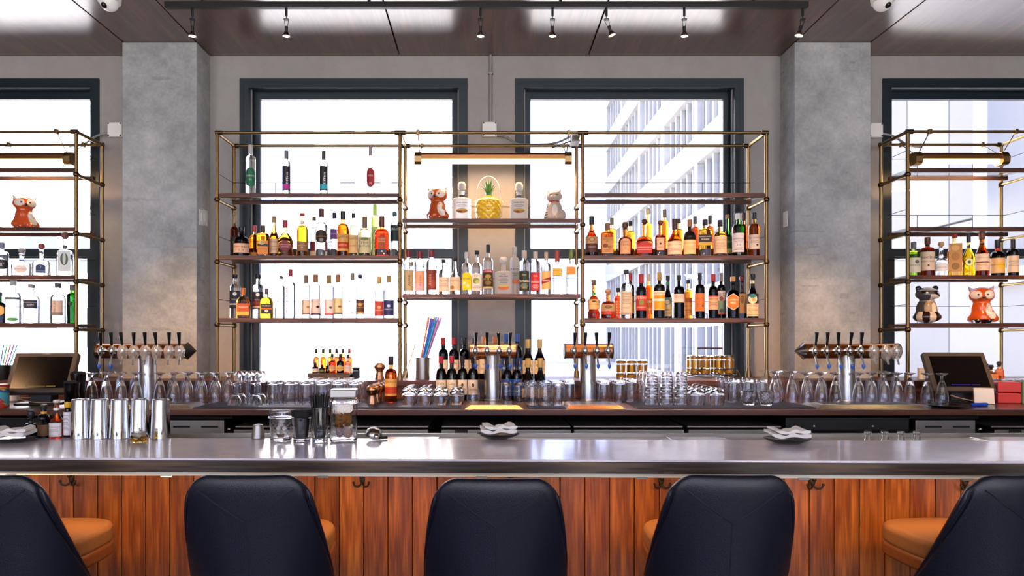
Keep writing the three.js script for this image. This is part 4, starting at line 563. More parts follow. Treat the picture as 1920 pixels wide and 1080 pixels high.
row(HI[2], D1, [
  [1113, 525, 22, 'waist', 'brown', '#5a4c3a', 10, { bg: '#cda468', fg: '#2e2014', t: [['Montenegro', 0.5, 0.2]], dots: [[0.5, 0.22, 0.12, 0.1, '#3a2a18']], y0: 0.24, y1: 0.5, arc: 2.7 }, 'waisted brown bitter bottle with tan label and green neck', { neck: '#2c8a3a' }],
  [1140, 545, 27, 'squat', 'brown', '#b98a62', 9, { bg: '#a88a62', fg: '#3a1c14', bands: [[0.62, 1, '#a03a30']], dots: [[0.5, 0.28, 0.2, 0.18, '#6a5238']], t: [['HIGH WEST', 0.64, 0.14, '#f0d0c0']], y0: 0.16, y1: 0.58 }, 'squat brown bottle with tan and red label and wooden stopper', { knob: 1 }],
  [1159, 540, 16, 'tall', 'red', '#1c1c1c', 8, { bg: '#d8622c', fg: '#f4c8a0', dots: Array.from({ length: 24 }, (_, i) => [0.1 + (i % 4) * 0.27, 0.08 + Math.floor(i / 4) * 0.17, 0.06, 0.04, '#f2b48a']), y0: 0.08, y1: 0.6 }, 'red bottle with dotted orange label behind the squat one', { back: 1 }],
  [1174, 506, 22, 'bourbon', 'clear', '#2a2c28', 8, { bg: '#cbb8a0', fg: '#4a4038', t: [['TEMPUS', 0.13, 0.12], ['FUGIT', 0.7, 0.1]], fine: [[0.24, 6]], bands: [[0.9, 1, '#a8948c']], y0: 0.07, y1: 0.56 }, 'clear bottle with long printed grey label and yellow seal', { dz: -0.01 }],
  [1182, 512, 15, 'tall', 'dark', '#b82a24', 14, { bg: '#d8a030', fg: '#5a2a10', t: [['BRAULIO', 0.3, 0.2]], y0: 0.12, y1: 0.5 }, 'dark bottle with red cap behind the grey printed label', { back: 1 }],
  [1202, 514, 20, 'wine', 'wine', '#b02430', 17, { bg: '#b0322c', fg: '#f0e4d4', t: [['CYNAR', 0.16, 0.2, '#f4e4d0'], ['APERITIVO', 0.8, 0.11]], dots: [[0.5, 0.46, 0.2, 0.17, '#6a7a3c']], y0: 0.18, y1: 0.52 }, 'black wine-shaped bottle with red label and red capsule'],
  [1216, 514, 15, 'tall', 'orange', '#d8c8b4', 14, { bg: '#e07a24', fg: '#fff2dc', t: [['SELECT', 0.2, 0.2]], fine: [[0.6, 3]], y0: 0.1, y1: 0.46 }, 'orange aperitif bottle behind the red-label black one', { back: 1 }],
  [1236, 511, 21, 'tall', 'wine', '#b8924c', 15, { bg: '#f2dcbc', fg: '#b0301c', bands: [[0.22, 0.4, '#e08a20'], [0.52, 0.96, '#e09a20']], t: [['AVERNA', 0.12, 0.16, '#b8281c', 'sans-serif'], ['Siciliano', 0.46, 0.12, '#fff8e0']], y0: 0.18, y1: 0.6 }, 'dark bitter bottle with white and orange label and gold cap'],
  [1252, 517, 16, 'burg', 'wine', '#1a1a1a', 9, { bg: '#c9b48a', fg: '#3a2c18', t: [['FERNET', 0.66, 0.13], ['VALLET', 0.82, 0.12]], dots: [[0.45, 0.2, 0.34, 0.2, '#4a8a9a'], [0.45, 0.24, 0.22, 0.12, '#e0c8a0']], y0: 0.06, y1: 0.5 }, 'dark bottle with globe emblem label behind the orange-label one', { back: 1, neck: '#1f7a3a' }],
  [1273, 516, 20, 'tall', 'wine', '#2e241c', 9, { bg: '#ecc8b8', fg: '#6a4438', fine: [[0.2, 5]], y0: 0.37, y1: 0.57 }, 'black bottle with short pink label'],
  [1290, 525, 15, 'tall', 'amber', '#241c1a', 7, { bg: '#e89a4a', fg: '#4a2410', bands: [[0, 0.26, '#d86a24']], t: [['RAMAZZOTTI', 0.46, 0.16, '#2a1a14', 'sans-serif']], fine: [[0.65, 4]], y0: 0.08, y1: 0.55 }, 'amber bottle with two-tone orange label behind the pink-label one', { back: 1 }],
  [1312, 512, 18, 'tall', 'dark', '#1e1c1a', 13, { bg: '#d0702a', fg: '#7a3410', fine: [[0.25, 2], [0.6, 1]], dots: [[0.72, 0.7, 0.08, 0.05, '#5a2a14']], y0: 0.16, y1: 0.56 }, 'dark bottle with plain tall orange label and clear neck'],
  [1337, 514, 18, 'wine', 'wine', '#c02a28', 14, { bg: '#d8a880', fg: '#4a2014', bands: [[0, 0.1, '#c8382c']], t: [['CARPANO', 0.24, 0.16]], fine: [[0.5, 5]], y0: 0.2, y1: 0.52 }, 'dark vermouth bottle with tan label and red capsule'],
  [1352, 512, 16, 'tall', 'wine', '#8c8276', 16, { bg: '#7a9484', fg: '#1a201c', bands: [[0, 0.42, '#e8dcd4'], [0.94, 1, '#c84a4a']], t: [['BAROLO', 0.18, 0.16]], dots: [[0.5, 0.34, 0.18, 0.1, '#8a4a40'], [0.5, 0.84, 0.18, 0.09, '#3a4a42']], y0: 0.1, y1: 0.62 }, 'dark bottle with white and grey-green label and grey cap', { back: 1 }],
  [1374, 519, 24, 'squat', 'wine', '#d0985c', 9, { bg: '#dc7428', fg: '#fff', shape: 'hex', rim: '#fff', t: [['LEOPOLD', 0.38, 0.12], ['BROS', 0.55, 0.12]], y0: 0.2, y1: 0.6, arc: 2.0 }, 'round dark bottle with white-edged orange hexagon label'],
  [1391, 520, 20, 'square', 'dark', '#6a1a24', 9, { bg: '#a8804a', fg: '#3a2414', dots: [[0.5, 0.3, 0.22, 0.2, '#7a5428'], [0.6, 0.75, 0.2, 0.1, '#c06a3a']], y0: 0.14, y1: 0.66 }, 'square dark bottle with maroon wax top and bronze label', { back: 1, knob: 1 }],
  [1411, 514, 21, 'burg', 'wine', '#201a1a', 9, { bg: '#e2c49c', fg: '#8a3420', bands: [[0, 0.44, '#1c1a1e']], dots: [[0.48, 0.24, 0.32, 0.2, '#e0d8b4'], [0.48, 0.1, 0.22, 0.09, '#24707c'], [0.52, 0.26, 0.12, 0.07, '#c08a3a']], t: [['FERNET', 0.53, 0.12, '#a03020', 'sans-serif']], fine: [[0.64, 6]], y0: 0.05, y1: 0.56 }, 'dark bitter bottle with eagle globe emblem beside the rack end post', { neck: '#d8c8a0' }],
]);
row(SIDE[2], D1, [
  [1713, 454, 23, 'tall', 'lime', '#6a6a68', 12, { bg: '#ece0c4', fg: '#4a4434', t: [['GENEPY', 0.5, 0.12]], dots: [[0.65, 0.28, 0.12, 0.12, '#6a6450']], y0: 0.1, y1: 0.54 }, 'pale green liqueur bottle with cream label beside the rack post'],
  [1739, 445, 24, 'tall', 'brown', '#6a3418', 13, { bg: '#e6cdb0', fg: '#4a3424', t: [['Nocino', 0.3, 0.2], ['della Cristina', 0.52, 0.14]], dots: [[0.5, 0.72, 0.06, 0.04, '#4a3424']], y0: 0.14, y1: 0.63 }, 'dark brown bottle with cream handwritten label above the raccoon'],
  [1764.5, 456, 23, 'bell', 'clear', '#c29a70', 10, { bg: '#efe9e6', fg: '#7a706a', fine: [[0.4, 4]], y0: 0.16, y1: 0.42 }, 'clear bell-shaped bottle with small white label and cork', { knob: 1 }],
  [1790, 439, 22, 'square', 'gold', '#a02a2a', 7, { bg: '#c08a44', fg: '#5a3814', dots: [[0.5, 0.16, 0.3, 0.1, '#d8a860'], [0.5, 0.46, 0.32, 0.14, '#a87434'], [0.5, 0.8, 0.3, 0.12, '#8a6428']], y0: 0.1, y1: 0.78, w: 1 }, 'square golden bottle with ornate bronze label and red cap'],
  [1816, 438, 21, 'apple', 'yellow', '#17171a', 17, { bg: '#f0e8b0', shape: 'oval', rim: '#2a2414', dots: [[0.5, 0.5, 0.2, 0.24, '#4a7a3a'], [0.5, 0.5, 0.1, 0.12, '#1a2a14']], y0: 0.24, y1: 0.42 }, 'bright yellow liqueur bottle with ringed emblem and black cap', { dz: -0.01 }],
  [1841, 434, 23, 'burg', 'brown', '#7a4a34', 15, [{ bg: '#ecd4b8', fg: '#8a4a34', t: [['VARNELLI', 0.5, 0.3]], y0: 0.32, y1: 0.5 }, { bg: '#e8c9a4', fg: '#8a4a34', fine: [[0.2, 4]], y0: 0.12, y1: 0.3 }], 'dark red bottle with two cream labels and brown capsule'],
  [1870, 450, 24, 'squat', 'dark', '#1a1818', 14, { bg: '#e6b478', fg: '#6a4010', dots: [[0.7, 0.5, 0.28, 0.24, '#e8b820']], t: [['BORGHETTI', 0.45, 0.14]], y0: 0.08, y1: 0.5 }, 'round black bottle with yellow picture label and red seal', { neck: '#b8282c' }],
  [1899, 449, 19, 'tall', 'dark', '#221a18', 17, { bg: '#e8ccac', fg: '#5a4030', fine: [[0.3, 6]], y0: 0.1, y1: 0.56 }, 'slim black bottle with plain cream label on the raccoon rack'],
]);
row(SIDE[2], D1, [
  [4, 455, 22, 'tall', 'clear', '#7a8298', 11, { bg: '#24242a', shape: 'oval', t: [['T', 0.5, 0.4, '#ddd']], y0: 0.2, y1: 0.5 }, 'clear bottle with black oval label on the fox rack'],
  [41, 468, 34, 'round', 'clear', '#a09aa0', 9, { bg: '#efe2d8', fg: '#b06a5a', shape: 'oval', t: [['Patrón', 0.5, 0.26]], y0: 0.12, y1: 0.46 }, 'round clear bottle with blue neck ribbon', { knob: 1, neck: '#2a48a8' }],
  [78, 460, 30, 'round', 'clear', '#8a4238', 10, { bg: '#2a3a66', fg: '#c8d4ec', shape: 'arch', t: [['7', 0.3, 0.36], ['LEGUAS', 0.75, 0.16]], y0: 0.1, y1: 0.42, w: 0.75 }, 'round clear bottle with blue arched label and red-brown stopper', { knob: 1 }],
  [122, 439, 27, 'square', 'clear', '#7a4a42', 12, { bg: '#f2f4f0', fg: '#4a5a48', dots: [[0.5, 0.4, 0.3, 0.3, '#5a6a54'], [0.5, 0.36, 0.12, 0.3, '#dfe6da']], y0: 0.12, y1: 0.66, w: 0.8 }, 'square clear bottle with leaf label and cork on the fox rack', { knob: 1 }],
]);
row(SIDE[3], D1, [
  [0, 548, 18, 'square', 'deepgreen', '#2a3050', 8, { bg: '#e0b060', shape: 'hex', y0: 0.24, y1: 0.6 }, 'dark green bottle with amber diamond label'],
  [25, 526, 26, 'bourbon', 'clear', '#b8bcb4', 9, [{ bg: '#59665c', y0: 0.56, y1: 0.62 }, { dots: [[0.5, 0.5, 0.3, 0.3, '#5ab04a']], y0: 0.03, y1: 0.16 }], 'clear bottle with grey band round the shoulder and green foot'],
  [59, 533, 28, 'bourbon', 'clear', '#a09a98', 7, { bg: '#33333f', fg: '#f2f2f2', t: [['AVIATION', 0.28, 0.16, '#fff', 'sans-serif'], ['GIN', 0.55, 0.2, '#fff', 'sans-serif']], y0: 0.38, y1: 0.6, arc: 1.7 }, 'clear gin bottle with dark crest label'],
  [109, 531, 26, 'bourbon', 'clear', '#55535a', 9, { bg: '#e6c9b4', fg: '#7a5248', vert: 'JUNIPERO', vc: '#7a5248', vx: 0.3, bands: [[0.8, 1, '#9a8478']], y0: 0.2, y1: 0.58, arc: 1.5 }, 'clear bottle with blush label beside the green one'],
  [136, 534, 20, 'slim', 'green', '#6c6a70', 11, { dots: [[0.4, 0.2, 0.18, 0.1, '#1c3a20']], fg: '#1c3a20', fine: [[0.4, 3]], y0: 0.1, y1: 0.62 }, 'bright green gin bottle beside the rack post'],
]);
// ---------------------------------------------------------------- glazed figurines
const sq = (v) => v * v, inE = (x, y, cx, cy, a, b) => sq((x - cx) / a) + sq((y - cy) / b) < 1;
const foxF = (x, y, z) => {
  let d = ell(x, y, z, 0, 0.085, 0, 0.06, 0.085, 0.056); d = smin(d, ell(x, y, z, 0, 0.035, 0.004, 0.082, 0.038, 0.066), 0.03);
  let h = ell(x, y, z, 0, 0.182, 0.006, 0.074, 0.052, 0.058); h = smin(h, ell(x, y, z, 0, 0.168, 0.056, 0.018, 0.014, 0.02), 0.02);
  for (const s of [-1, 1]) { h = smin(h, caps(x, y, z, [s * 0.052, 0.212, 0], [s * 0.068, 0.238, 0], 0.017, 0.004), 0.008); d = smin(d, ell(x, y, z, s * 0.03, 0.018, 0.056, 0.018, 0.018, 0.024), 0.012); }
  d = smin(d, h, 0.014); d = smin(d, caps(x, y, z, [0.07, 0.03, 0.02], [0.03, 0.1, 0.05], 0.02, 0.014), 0.012); return Math.max(d, -y);
};
const foxPaint = (feet, coat) => (x, y, z) => {
  if (z > 0.02 && y > 0.14 && y < 0.225) { for (const s of [-1, 1]) { if (Math.hypot(x - s * 0.026, y - 0.184) < 0.0065) return '#120c0a'; if (inE(x, y, s * 0.036, 0.184, 0.029, 0.027)) return '#ead9cb'; } if (Math.hypot(x, y - 0.166) < 0.009 && z > 0.062) return '#1a0f0c'; }
  if (y > 0.212 && Math.abs(x) > 0.05) return '#c8bdb6';
  if (z > 0.02 && (inE(x, y, 0.032, 0.088, 0.017, 0.042) || inE(x, y, 0.05, 0.05, 0.02, 0.024)) && y > 0.028) return '#efdcc8';
  if (y < 0.026 && z > 0.048 && feet) return '#1c1210';
  return coat;
};
const catF = (x, y, z) => {
  let d = ell(x, y, z, 0, 0.075, 0, 0.06, 0.085, 0.05); d = smin(d, ell(x, y, z, 0.006, 0.03, 0, 0.076, 0.034, 0.056), 0.03);
  let h = ell(x, y, z, 0, 0.178, 0.008, 0.058, 0.044, 0.048); for (const s of [-1, 1]) { h = smin(h, caps(x, y, z, [s * 0.036, 0.205, 0], [s * 0.045, 0.229, 0], 0.015, 0.003), 0.006); h = smin(h, ell(x, y, z, s * 0.009, 0.168, 0.052, 0.012, 0.009, 0.01), 0.006); d = smin(d, ell(x, y, z, s * 0.02, 0.02, 0.045, 0.014, 0.02, 0.02), 0.01); }
  d = smin(d, h, 0.01); d = smin(d, ell(x, y, z, 0.062, 0.045, 0.012, 0.022, 0.034, 0.026), 0.01); return Math.max(d, -y);
};
const catPaint = (x, y, z) => {
  if (y > 0.207 && Math.abs(x) > 0.03 && z > -0.004) return '#d06a6a';
  if (y > 0.133 && y < 0.144) return '#a8242c'; if (Math.hypot(x - 0.002, y - 0.131) < 0.008 && z > 0.03) return '#e0b030';
  if (Math.hypot(x, y - 0.176) < 0.005 && z > 0.05) return '#c88a80';
  if (z > 0.02 && y > 0.18 && y < 0.186 && Math.abs(Math.abs(x) - 0.024) < 0.01) return '#5a4a44';
  if (x < -0.028 && y < 0.13 && Math.sin(y * 330) > 0.35 && (x < -0.042 || z < 0.01)) return '#2a2422';
  if (z > 0.02 && inE(x, y, 0.008, 0.075, 0.02, 0.04)) return '#dcd2c8';
  return '#b8aca2';
};
const racF = (x, y, z) => {
  let d = ell(x, y, z, 0, 0.09, -0.004, 0.062, 0.082, 0.056); d = smin(d, ell(x, y, z, 0, 0.042, 0.006, 0.084, 0.042, 0.07), 0.02);
  let h = ell(x, y, z, 0, 0.192, 0.006, 0.07, 0.046, 0.055); h = smin(h, ell(x, y, z, 0.034, 0.178, 0.05, 0.024, 0.018, 0.024), 0.018); for (const s of [-1, 1]) h = smin(h, ell(x, y, z, s * 0.05, 0.232, 0, 0.018, 0.018, 0.012), 0.008);
  return Math.max(smin(d, h, 0.012), -y);
};
const racPaint = (x, y, z) => {
  if (y > 0.222 && Math.abs(x) > 0.03) return '#1c1a1a';
  if (y > 0.145) { if (Math.hypot(x - 0.046, y - 0.184) < 0.008 && z > 0.05) return '#0c0a0a'; if (z > 0.01) for (const s of [-0.018, 0.052]) { if (Math.hypot(x - s, y - 0.2) < 0.006) return '#f2ead8'; if (inE(x, y, s - 0.004, 0.199, 0.026, 0.017)) return '#15110f'; } if (z > 0.02 && y < 0.19 && x > 0.0) return '#c9bdb6'; if (z > 0.01 && y > 0.214) return '#a8a09c'; if (y < 0.152) return '#7a736e'; return '#4a4644'; }
  if (y < 0.078) return Math.sin(Math.atan2(x, z + 0.02) * 7.2 + 0.6) > 0.1 && z > -0.02 ? '#e3cdb0' : '#2a1712';
  if (z > 0.01 && inE(x, y, 0.026, 0.1, 0.016, 0.036)) return '#ecd9bc'; if (z > 0 && inE(x, y, 0.012, 0.1, 0.044, 0.055)) return '#a08058';
  return '#45403e';
};
function figurine(name, label, cat, f, paint, px, shelfH, d, turn, k = 1) {
  const t = thing(name, label, cat, [X(px, d), shelfH + 0.0005, -d], turn - 0.85 * Math.atan2(X(px, d), d)); const m = mesh('glazed_body', solid(f, paint, V(0, 0.12, 0), 0.135, 84), M.ceramic, t); m.scale.setScalar(k); return t;
}
figurine('fox_figurine', 'glazed orange fox figurine beside the frosted bottle under the long lamp', 'figurine', foxF, foxPaint(false, '#c2501c'), 820, MID[0], 4.85, -0.25);
figurine('fox_figurine', 'glazed orange fox figurine alone above the clear round bottles', 'figurine', foxF, foxPaint(false, '#d0562a'), 46, SIDE[1], 4.85, 0.2, 1.0);
figurine('fox_figurine', 'glazed orange fox figurine with black feet beside the raccoon', 'figurine', foxF, foxPaint(true, '#cc5218'), 1839, SIDE[3], 4.86, 0.12, 1.1);
figurine('raccoon_figurine', 'glazed raccoon figurine with striped tail', 'figurine', racF, racPaint, 1738, SIDE[3], 4.86, 0.25, 1.08);
figurine('cat_figurine', 'glazed grey cat figurine with red collar and pink ears', 'figurine', catF, catPaint, 1039, MID[0], 4.86, -0.08, 0.98);
{ // pineapple ice bucket
  const d = 4.86, p = thing('pineapple_bucket', 'yellow ceramic pineapple bucket with green leaf lid and wire handle', 'bucket', [X(916, d), MID[0] + 0.0005, -d]);
  const prof = [[0, 0.001], [0.06, 0]]; for (let i = 0; i <= 64; i++) { const t = i / 64, y = 0.004 + t * 0.182; prof.push([0.07 + 0.026 * Math.sin(Math.PI * (0.12 + 0.72 * t)) - (t > 0.7 ? 0.075 * sq((t - 0.7) / 0.3) : 0), y]); } prof.push([0.0, 0.188]);
  mesh('bucket', revolve(prof, 96, (a, y, i) => i > 1 && i < prof.length - 2 ? 1 + 0.06 * Math.pow(Math.abs(Math.cos(6 * a + y * 80) * Math.cos(6 * a - y * 80)), 0.8) - 0.03 : 1), phy({ color: col('#eec01e'), roughness: 0.2, clearcoat: 0.7, clearcoatRoughness: 0.08 }), p);
  const leafM = [phy({ color: col('#2f6a24'), roughness: 0.3, clearcoat: 0.5 }), phy({ color: col('#4a8a32'), roughness: 0.3, clearcoat: 0.5 })];
  for (let r = 0; r < 3; r++) for (let k = 0; k < 7; k++) { const a = (k + r * 0.5) / 7 * 2 * Math.PI, out = [0.062, 0.04, 0.016][r], up = [0.062, 0.092, 0.118][r];
    const g = new THREE.ConeGeometry(0.019, 0.085, 8, 5).scale(1, 1, 0.4); const q = g.attributes.position; for (let i = 0; i < q.count; i++) { const y = q.getY(i) + 0.0425; q.setXYZ(i, q.getX(i), y * up / 0.085, q.getZ(i) + out * sq(y / 0.085)); } g.computeVertexNormals(); mesh('leaf', g.rotateY(a).translate(Math.sin(a) * 0.012, 0.182, Math.cos(a) * 0.012), leafM[(r + k) % 2], p); }
  mesh('handle', hose(Array.from({ length: 15 }, (_, i) => { const t = i / 14 * Math.PI; return V(-Math.cos(t) * 0.086, 0.135 + Math.pow(Math.sin(t), 0.7) * 0.185, 0); }), 0.0022, 48, 6), M.chrome, p);
  for (const s of [-1, 1]) mesh('handle_knob', ball(0.011, s * 0.094, 0.135, 0, 12), std({ color: col('#e8cf8a'), roughness: 0.3 }), p);
}
// ---------------------------------------------------------------- beer towers
function tower(label, d, colPx, x0, x1, taps, headM, opt = {}) {
  const cx = X(colPx, d), t = thing('beer_tower', label, 'beer tower', [cx, COUNTER + (opt.lift || 0), -d]), hy = H(658, d) - COUNTER - (opt.lift || 0), R = 0.05, a = X(x0, d) - cx, b = X(x1, d) - cx;
  mesh('column', revolve([[0, 0], [0.062, 0], [0.062, 0.012], [0.053, 0.02], [0.053, hy - R * 0.6], [0, hy - R * 0.6]], 36), M.steel, t);
  const c = mesh('crossbar', cyl(R, R, b - a, 0, 0, 0, 40).rotateZ(Math.PI / 2).translate((a + b) / 2, hy, 0), headM, t);
  for (const [e, s] of [[a, -1], [b, 1]]) { const cone = opt.cone === s; mesh('end_cap', cone ? new THREE.ConeGeometry(0.056, 0.06, 32).rotateZ(-s * Math.PI / 2).translate(e + s * 0.03, hy, 0) : cyl(0.052, 0.052, 0.01, 0, 0, 0, 32).rotateZ(Math.PI / 2).translate(e, hy, 0), cone ? (s > 0 ? M.black : M.chrome) : M.black, t); }
  taps.forEach(([px, kind], i) => {
    const f = new THREE.Group(); f.name = 'faucet'; f.position.set(X(px, d - 0.09) - cx, hy, 0); t.add(f);
    mesh('shank', cyl(0.011, 0.013, 0.05, 0, 0, 0, 14).rotateX(Math.PI / 2).translate(0, 0.004, R + 0.02), M.chrome, f); mesh('collar', cyl(0.02, 0.02, 0.012, 0, 0, 0, 18).rotateX(Math.PI / 2).translate(0, 0.004, R + 0.006), M.chrome, f);
    mesh('faucet_body', revolve([[0, -0.035], [0.008, -0.035], [0.012, -0.02], [0.019, 0], [0.016, 0.016], [0.009, 0.028], [0.009, 0.042], [0, 0.042]], 18).translate(0, 0, R + 0.048), M.chrome, f);
    mesh('spout', rod(V(0, -0.03, R + 0.05), V(0.004, -0.085, R + 0.07), 0.0065, 10), M.chrome, f);
    if (kind !== 'bare') mesh('tap_handle', revolve([[0, 0.038], [0.008, 0.038], [0.0075, 0.05], [0.013, 0.118], [0.012, 0.123], [0, 0.123]], 14).rotateX(0.12).rotateZ((i % 3 - 1) * 0.05).translate(0, 0, R + 0.046), M.blackGloss, f);
    if (kind === 'plug') mesh('blue_plug', revolve([[0, -0.118], [0.005, -0.112], [0.011, -0.1], [0.011, -0.088], [0.004, -0.083], [0, -0.083]], 12).translate(0.004, 0, R + 0.07), M.blue, f);
    if (kind === 'film' || kind === 'bare') mesh('plastic_film', revolve([[0, -0.066], [0.012, -0.062], [0.02, -0.05], [0.026, -0.035], [0.029, -0.02], [0.03, -0.005], [0.03, 0.01], [0.025, 0.022], [0.02, 0.032], [0.012, 0.04], [0, 0.04]], 26, (q, y, j) => 1 + 0.2 * Math.sin(q * 4 + y * 260 + i * 2) * Math.cos(q * 3 - y * 340) + 0.08 * Math.sin(q * 9 + i)).translate(0, 0, R + 0.05), filmM, f);
  });
  return t;
}
const filmM = phy({ color: 0xffffff, roughness: 0.1, transmission: 0.88, thickness: 0, ior: 1.45, transparent: false });
tower('four-handle copper tap tower in front of the wine bottles', 4.55, 923, 880, 968, [[891, 'plug'], [913, 'plug'], [936, 'plug'], [955, 'plug']], M.copper);
tower('four-handle bronze tap tower standing clear of the wine bottles', 4.55, 1102, 1059, 1147, [[1076, 'plug'], [1097, 'plug'], [1119, 'plug'], [1140, 'plug']], M.copperDark);
tower('long tap tower wrapped in clear film beside the brown-screen terminal', 4.5, 277, 184, 352, [[190, 'plug'], [211, 'plug'], [231, 'film'], [252, 'film'], [274, 'film'], [295, 'film'], [318, 'film'], [338, 'film']], M.copper, { cone: 1 });
tower('long bronze tap tower with five handles and three wrapped faucets', 4.5, 1587, 1506, 1682, [[1527, 'plug'], [1549, 'plug'], [1571, 'plug'], [1592, 'plug'], [1613, 'plug'], [1637, 'bare'], [1660, 'bare'], [1679, 'bare']], M.copperDark, { cone: -1 });
function tray(label, x0, x1, d0, d1, m) {
  const w = x1 - x0, dz = d1 - d0, t = thing('drip_tray', label, 'drip tray', [(x0 + x1) / 2, COUNTER, -(d0 + d1) / 2]), g = new THREE.BoxGeometry(w, 0.02, dz), p = g.attributes.position; for (let i = 0; i < p.count; i++) if (p.getY(i) > 0) { p.setX(i, p.getX(i) * (1 - 0.035 / w * 2)); p.setZ(i, p.getZ(i) * (1 - 0.03 / dz * 2)); } g.computeVertexNormals();
  mesh('pan', g.translate(0, 0.01, 0), m, t); const n = Math.floor((w - 0.1) / 0.012); const bars = []; for (let i = 0; i < n; i++) bars.push(box(0.006, 0.004, dz - 0.09, -w / 2 + 0.055 + i * 0.012, 0.022, 0)); const gr = mesh('grille', join(bars), M.steel, t); gr.userData.kind = 'stuff';
}
tray('copper drip tray below the copper tap tower', X(872, 4.1), X(981, 4.1), 4.04, 4.34, M.copper);
tray('copper drip tray below the free-standing bronze tap tower', X(1058, 4.1), X(1170, 4.1), 4.04, 4.34, M.copper);
tray('long steel drip tray below the film-wrapped tap tower', X(145, 4.1), X(364, 4.1), 4.06, 4.3, M.steel);
tray('long steel drip tray below the five-handle tap tower', X(1527, 4.1), X(1735, 4.1), 4.06, 4.3, M.steel);
// ---------------------------------------------------------------- rubber mats
function barMat(label, x0, x1) { const t = thing('bar_mat', label, 'bar mat', [(x0 + x1) / 2, COUNTER, -4.34]), w = x1 - x0; mesh('base', rbox(w, 0.006, 0.56, 0.002, 0, 0.003, 0), M.mat, t); const ribs = []; for (let z = -0.27; z < 0.275; z += 0.018) ribs.push(box(w - 0.01, 0.004, 0.008, 0, 0.007, z)); mesh('ribs', join(ribs), M.mat, t).userData.kind = 'stuff'; }
const MATY = COUNTER + 0.0095;
barMat('ribbed dark rubber mat under the patterned highballs and stemless glasses', X(396, 4.34), X(868, 4.34));
barMat('ribbed dark rubber mat between the two copper drip trays', X(986, 4.34), X(1052, 4.34));
barMat('ribbed dark rubber mat under the stacked and cut-glass tumblers', X(1176, 4.34), X(1490, 4.34));
// ---------------------------------------------------------------- glassware
const shell = (outer, t, floor) => { const top = outer[outer.length - 1], inner = outer.filter((q) => q[1] > floor + 0.001).map(([r, y]) => [Math.max(r - t, 0.001), y]); return [[0, outer[0][1]], ...outer, ...[[top[0] - t, top[1]]], ...inner.slice(0, -1).reverse(), [0, floor]]; };
const flipY = (g, h) => g.rotateX(Math.PI).translate(0, h, 0);
function glassProto(name, label, group, pts, t, floor, seg, bend, flip, h) { const o = thing(name, label, 'glass', [0, 0, 0], 0, group); const P = shell(pts, t, floor); let g = revolve(P, seg, bend && ((a, y, i) => i > 0 && i <= pts.length ? bend(a, y) : 1)); if (flip) g = flipY(g, h); mesh('glass', g, M.glassware, o); return o; }
const upto = (h, n, f) => Array.from({ length: n + 1 }, (_, i) => [f(i / n), i / n * h]);
const spotsUsed = new Set();
function field(proto, list, solidDepth = 0.12) { // the front of a cluster is solid glass, the rows behind it thin-walled
  const near = Math.max(...list.map((p) => p[2])) - solidDepth;
  list.forEach((p, i) => { let o = proto; if (!spotsUsed.has(proto)) { spotsUsed.add(proto); proto.position.set(...p); } else o = copyOf(proto, p, (i * 0.7) % 6.28); for (const m of o.children) if (m.material === M.glassware || m.material === M.thinGlass) m.material = p[2] >= near ? M.glassware : M.thinGlass; }); }
function gridOf(pxA, pxB, n, depths, y, stagger = 0.5) { const out = []; depths.forEach((d, r) => { const xa = X(pxA, depths[0]), xb = X(pxB, depths[0]), step = (xb - xa) / Math.max(1, n - 1); for (let i = 0; i < n; i++) { const x = xa + i * step + (r % 2 ? stagger * step : 0); if (r % 2 && i === n - 1 && stagger) continue; out.push([x, y, -d]); } }); return out; }
// inverted stemmed beer glass: rim down, foot disc up
const beer = (() => { const o = thing('beer_glass', 'upturned short-stemmed beer glass in a packed cluster on the back counter', 'glass', [0, 0, 0], 0, 'upturned stemmed beer glasses');
  mesh('glass', revolve([[0, 0.146], [0.012, 0.142], [0.025, 0.11], [0.034, 0.06], [0.0365, 0.03], [0.034, 0], [0.036, 0], [0.0385, 0.03], [0.036, 0.062], [0.027, 0.114], [0.014, 0.15], [0.008, 0.164], [0.008, 0.178], [0.014, 0.186], [0.033, 0.193], [0.034, 0.196], [0.03, 0.199], [0, 0.201]], 28), M.glassware, o); return o; })();
const BD = [4.38, 4.463, 4.546, 4.63];
const clearOf = (list, cx, cz, r) => list.filter(([x, , z]) => Math.hypot(x - cx, z - cz) > r);
const beerOf = (where, list) => field(copyOf(beer, [0, 0, 0], 0, 'upturned short-stemmed beer glass ' + where, 'upturned beer glasses ' + where), list);
const nearCol = [X(277, 4.5), -4.5, 0.1], farCol = [X(1587, 4.5), -4.5, 0.1];
beer.userData.label = 'upturned short-stemmed beer glass between the film-wrapped tower column and the terminal'; beer.userData.group = 'upturned beer glasses between the column and the terminal';
field(beer, clearOf(gridOf(172, 255, 4, BD, COUNTER), ...nearCol));
beerOf('between the film-wrapped tower and the slim tall glasses', clearOf(gridOf(300, 432, 6, BD.slice(0, 3), COUNTER), ...nearCol).filter(([x]) => x < X(430, 4.4)));
beerOf('between the cut tumblers and the five-handle tower column', [...gridOf(1452, 1484, 2, BD, MATY), ...clearOf(gridOf(1511, 1566, 3, BD, COUNTER), ...farCol)]);
beerOf('between the five-handle tower column and the dark-screen terminal', [...clearOf(gridOf(1610, 1706, 5, BD, COUNTER), ...farCol), ...[[1738, 4.32], [1766, 4.3]].map(([p, d]) => [X(p, d), COUNTER, -d])]);
const ribs = (n, a) => (t, y) => 1 + a * Math.cos(n * t);
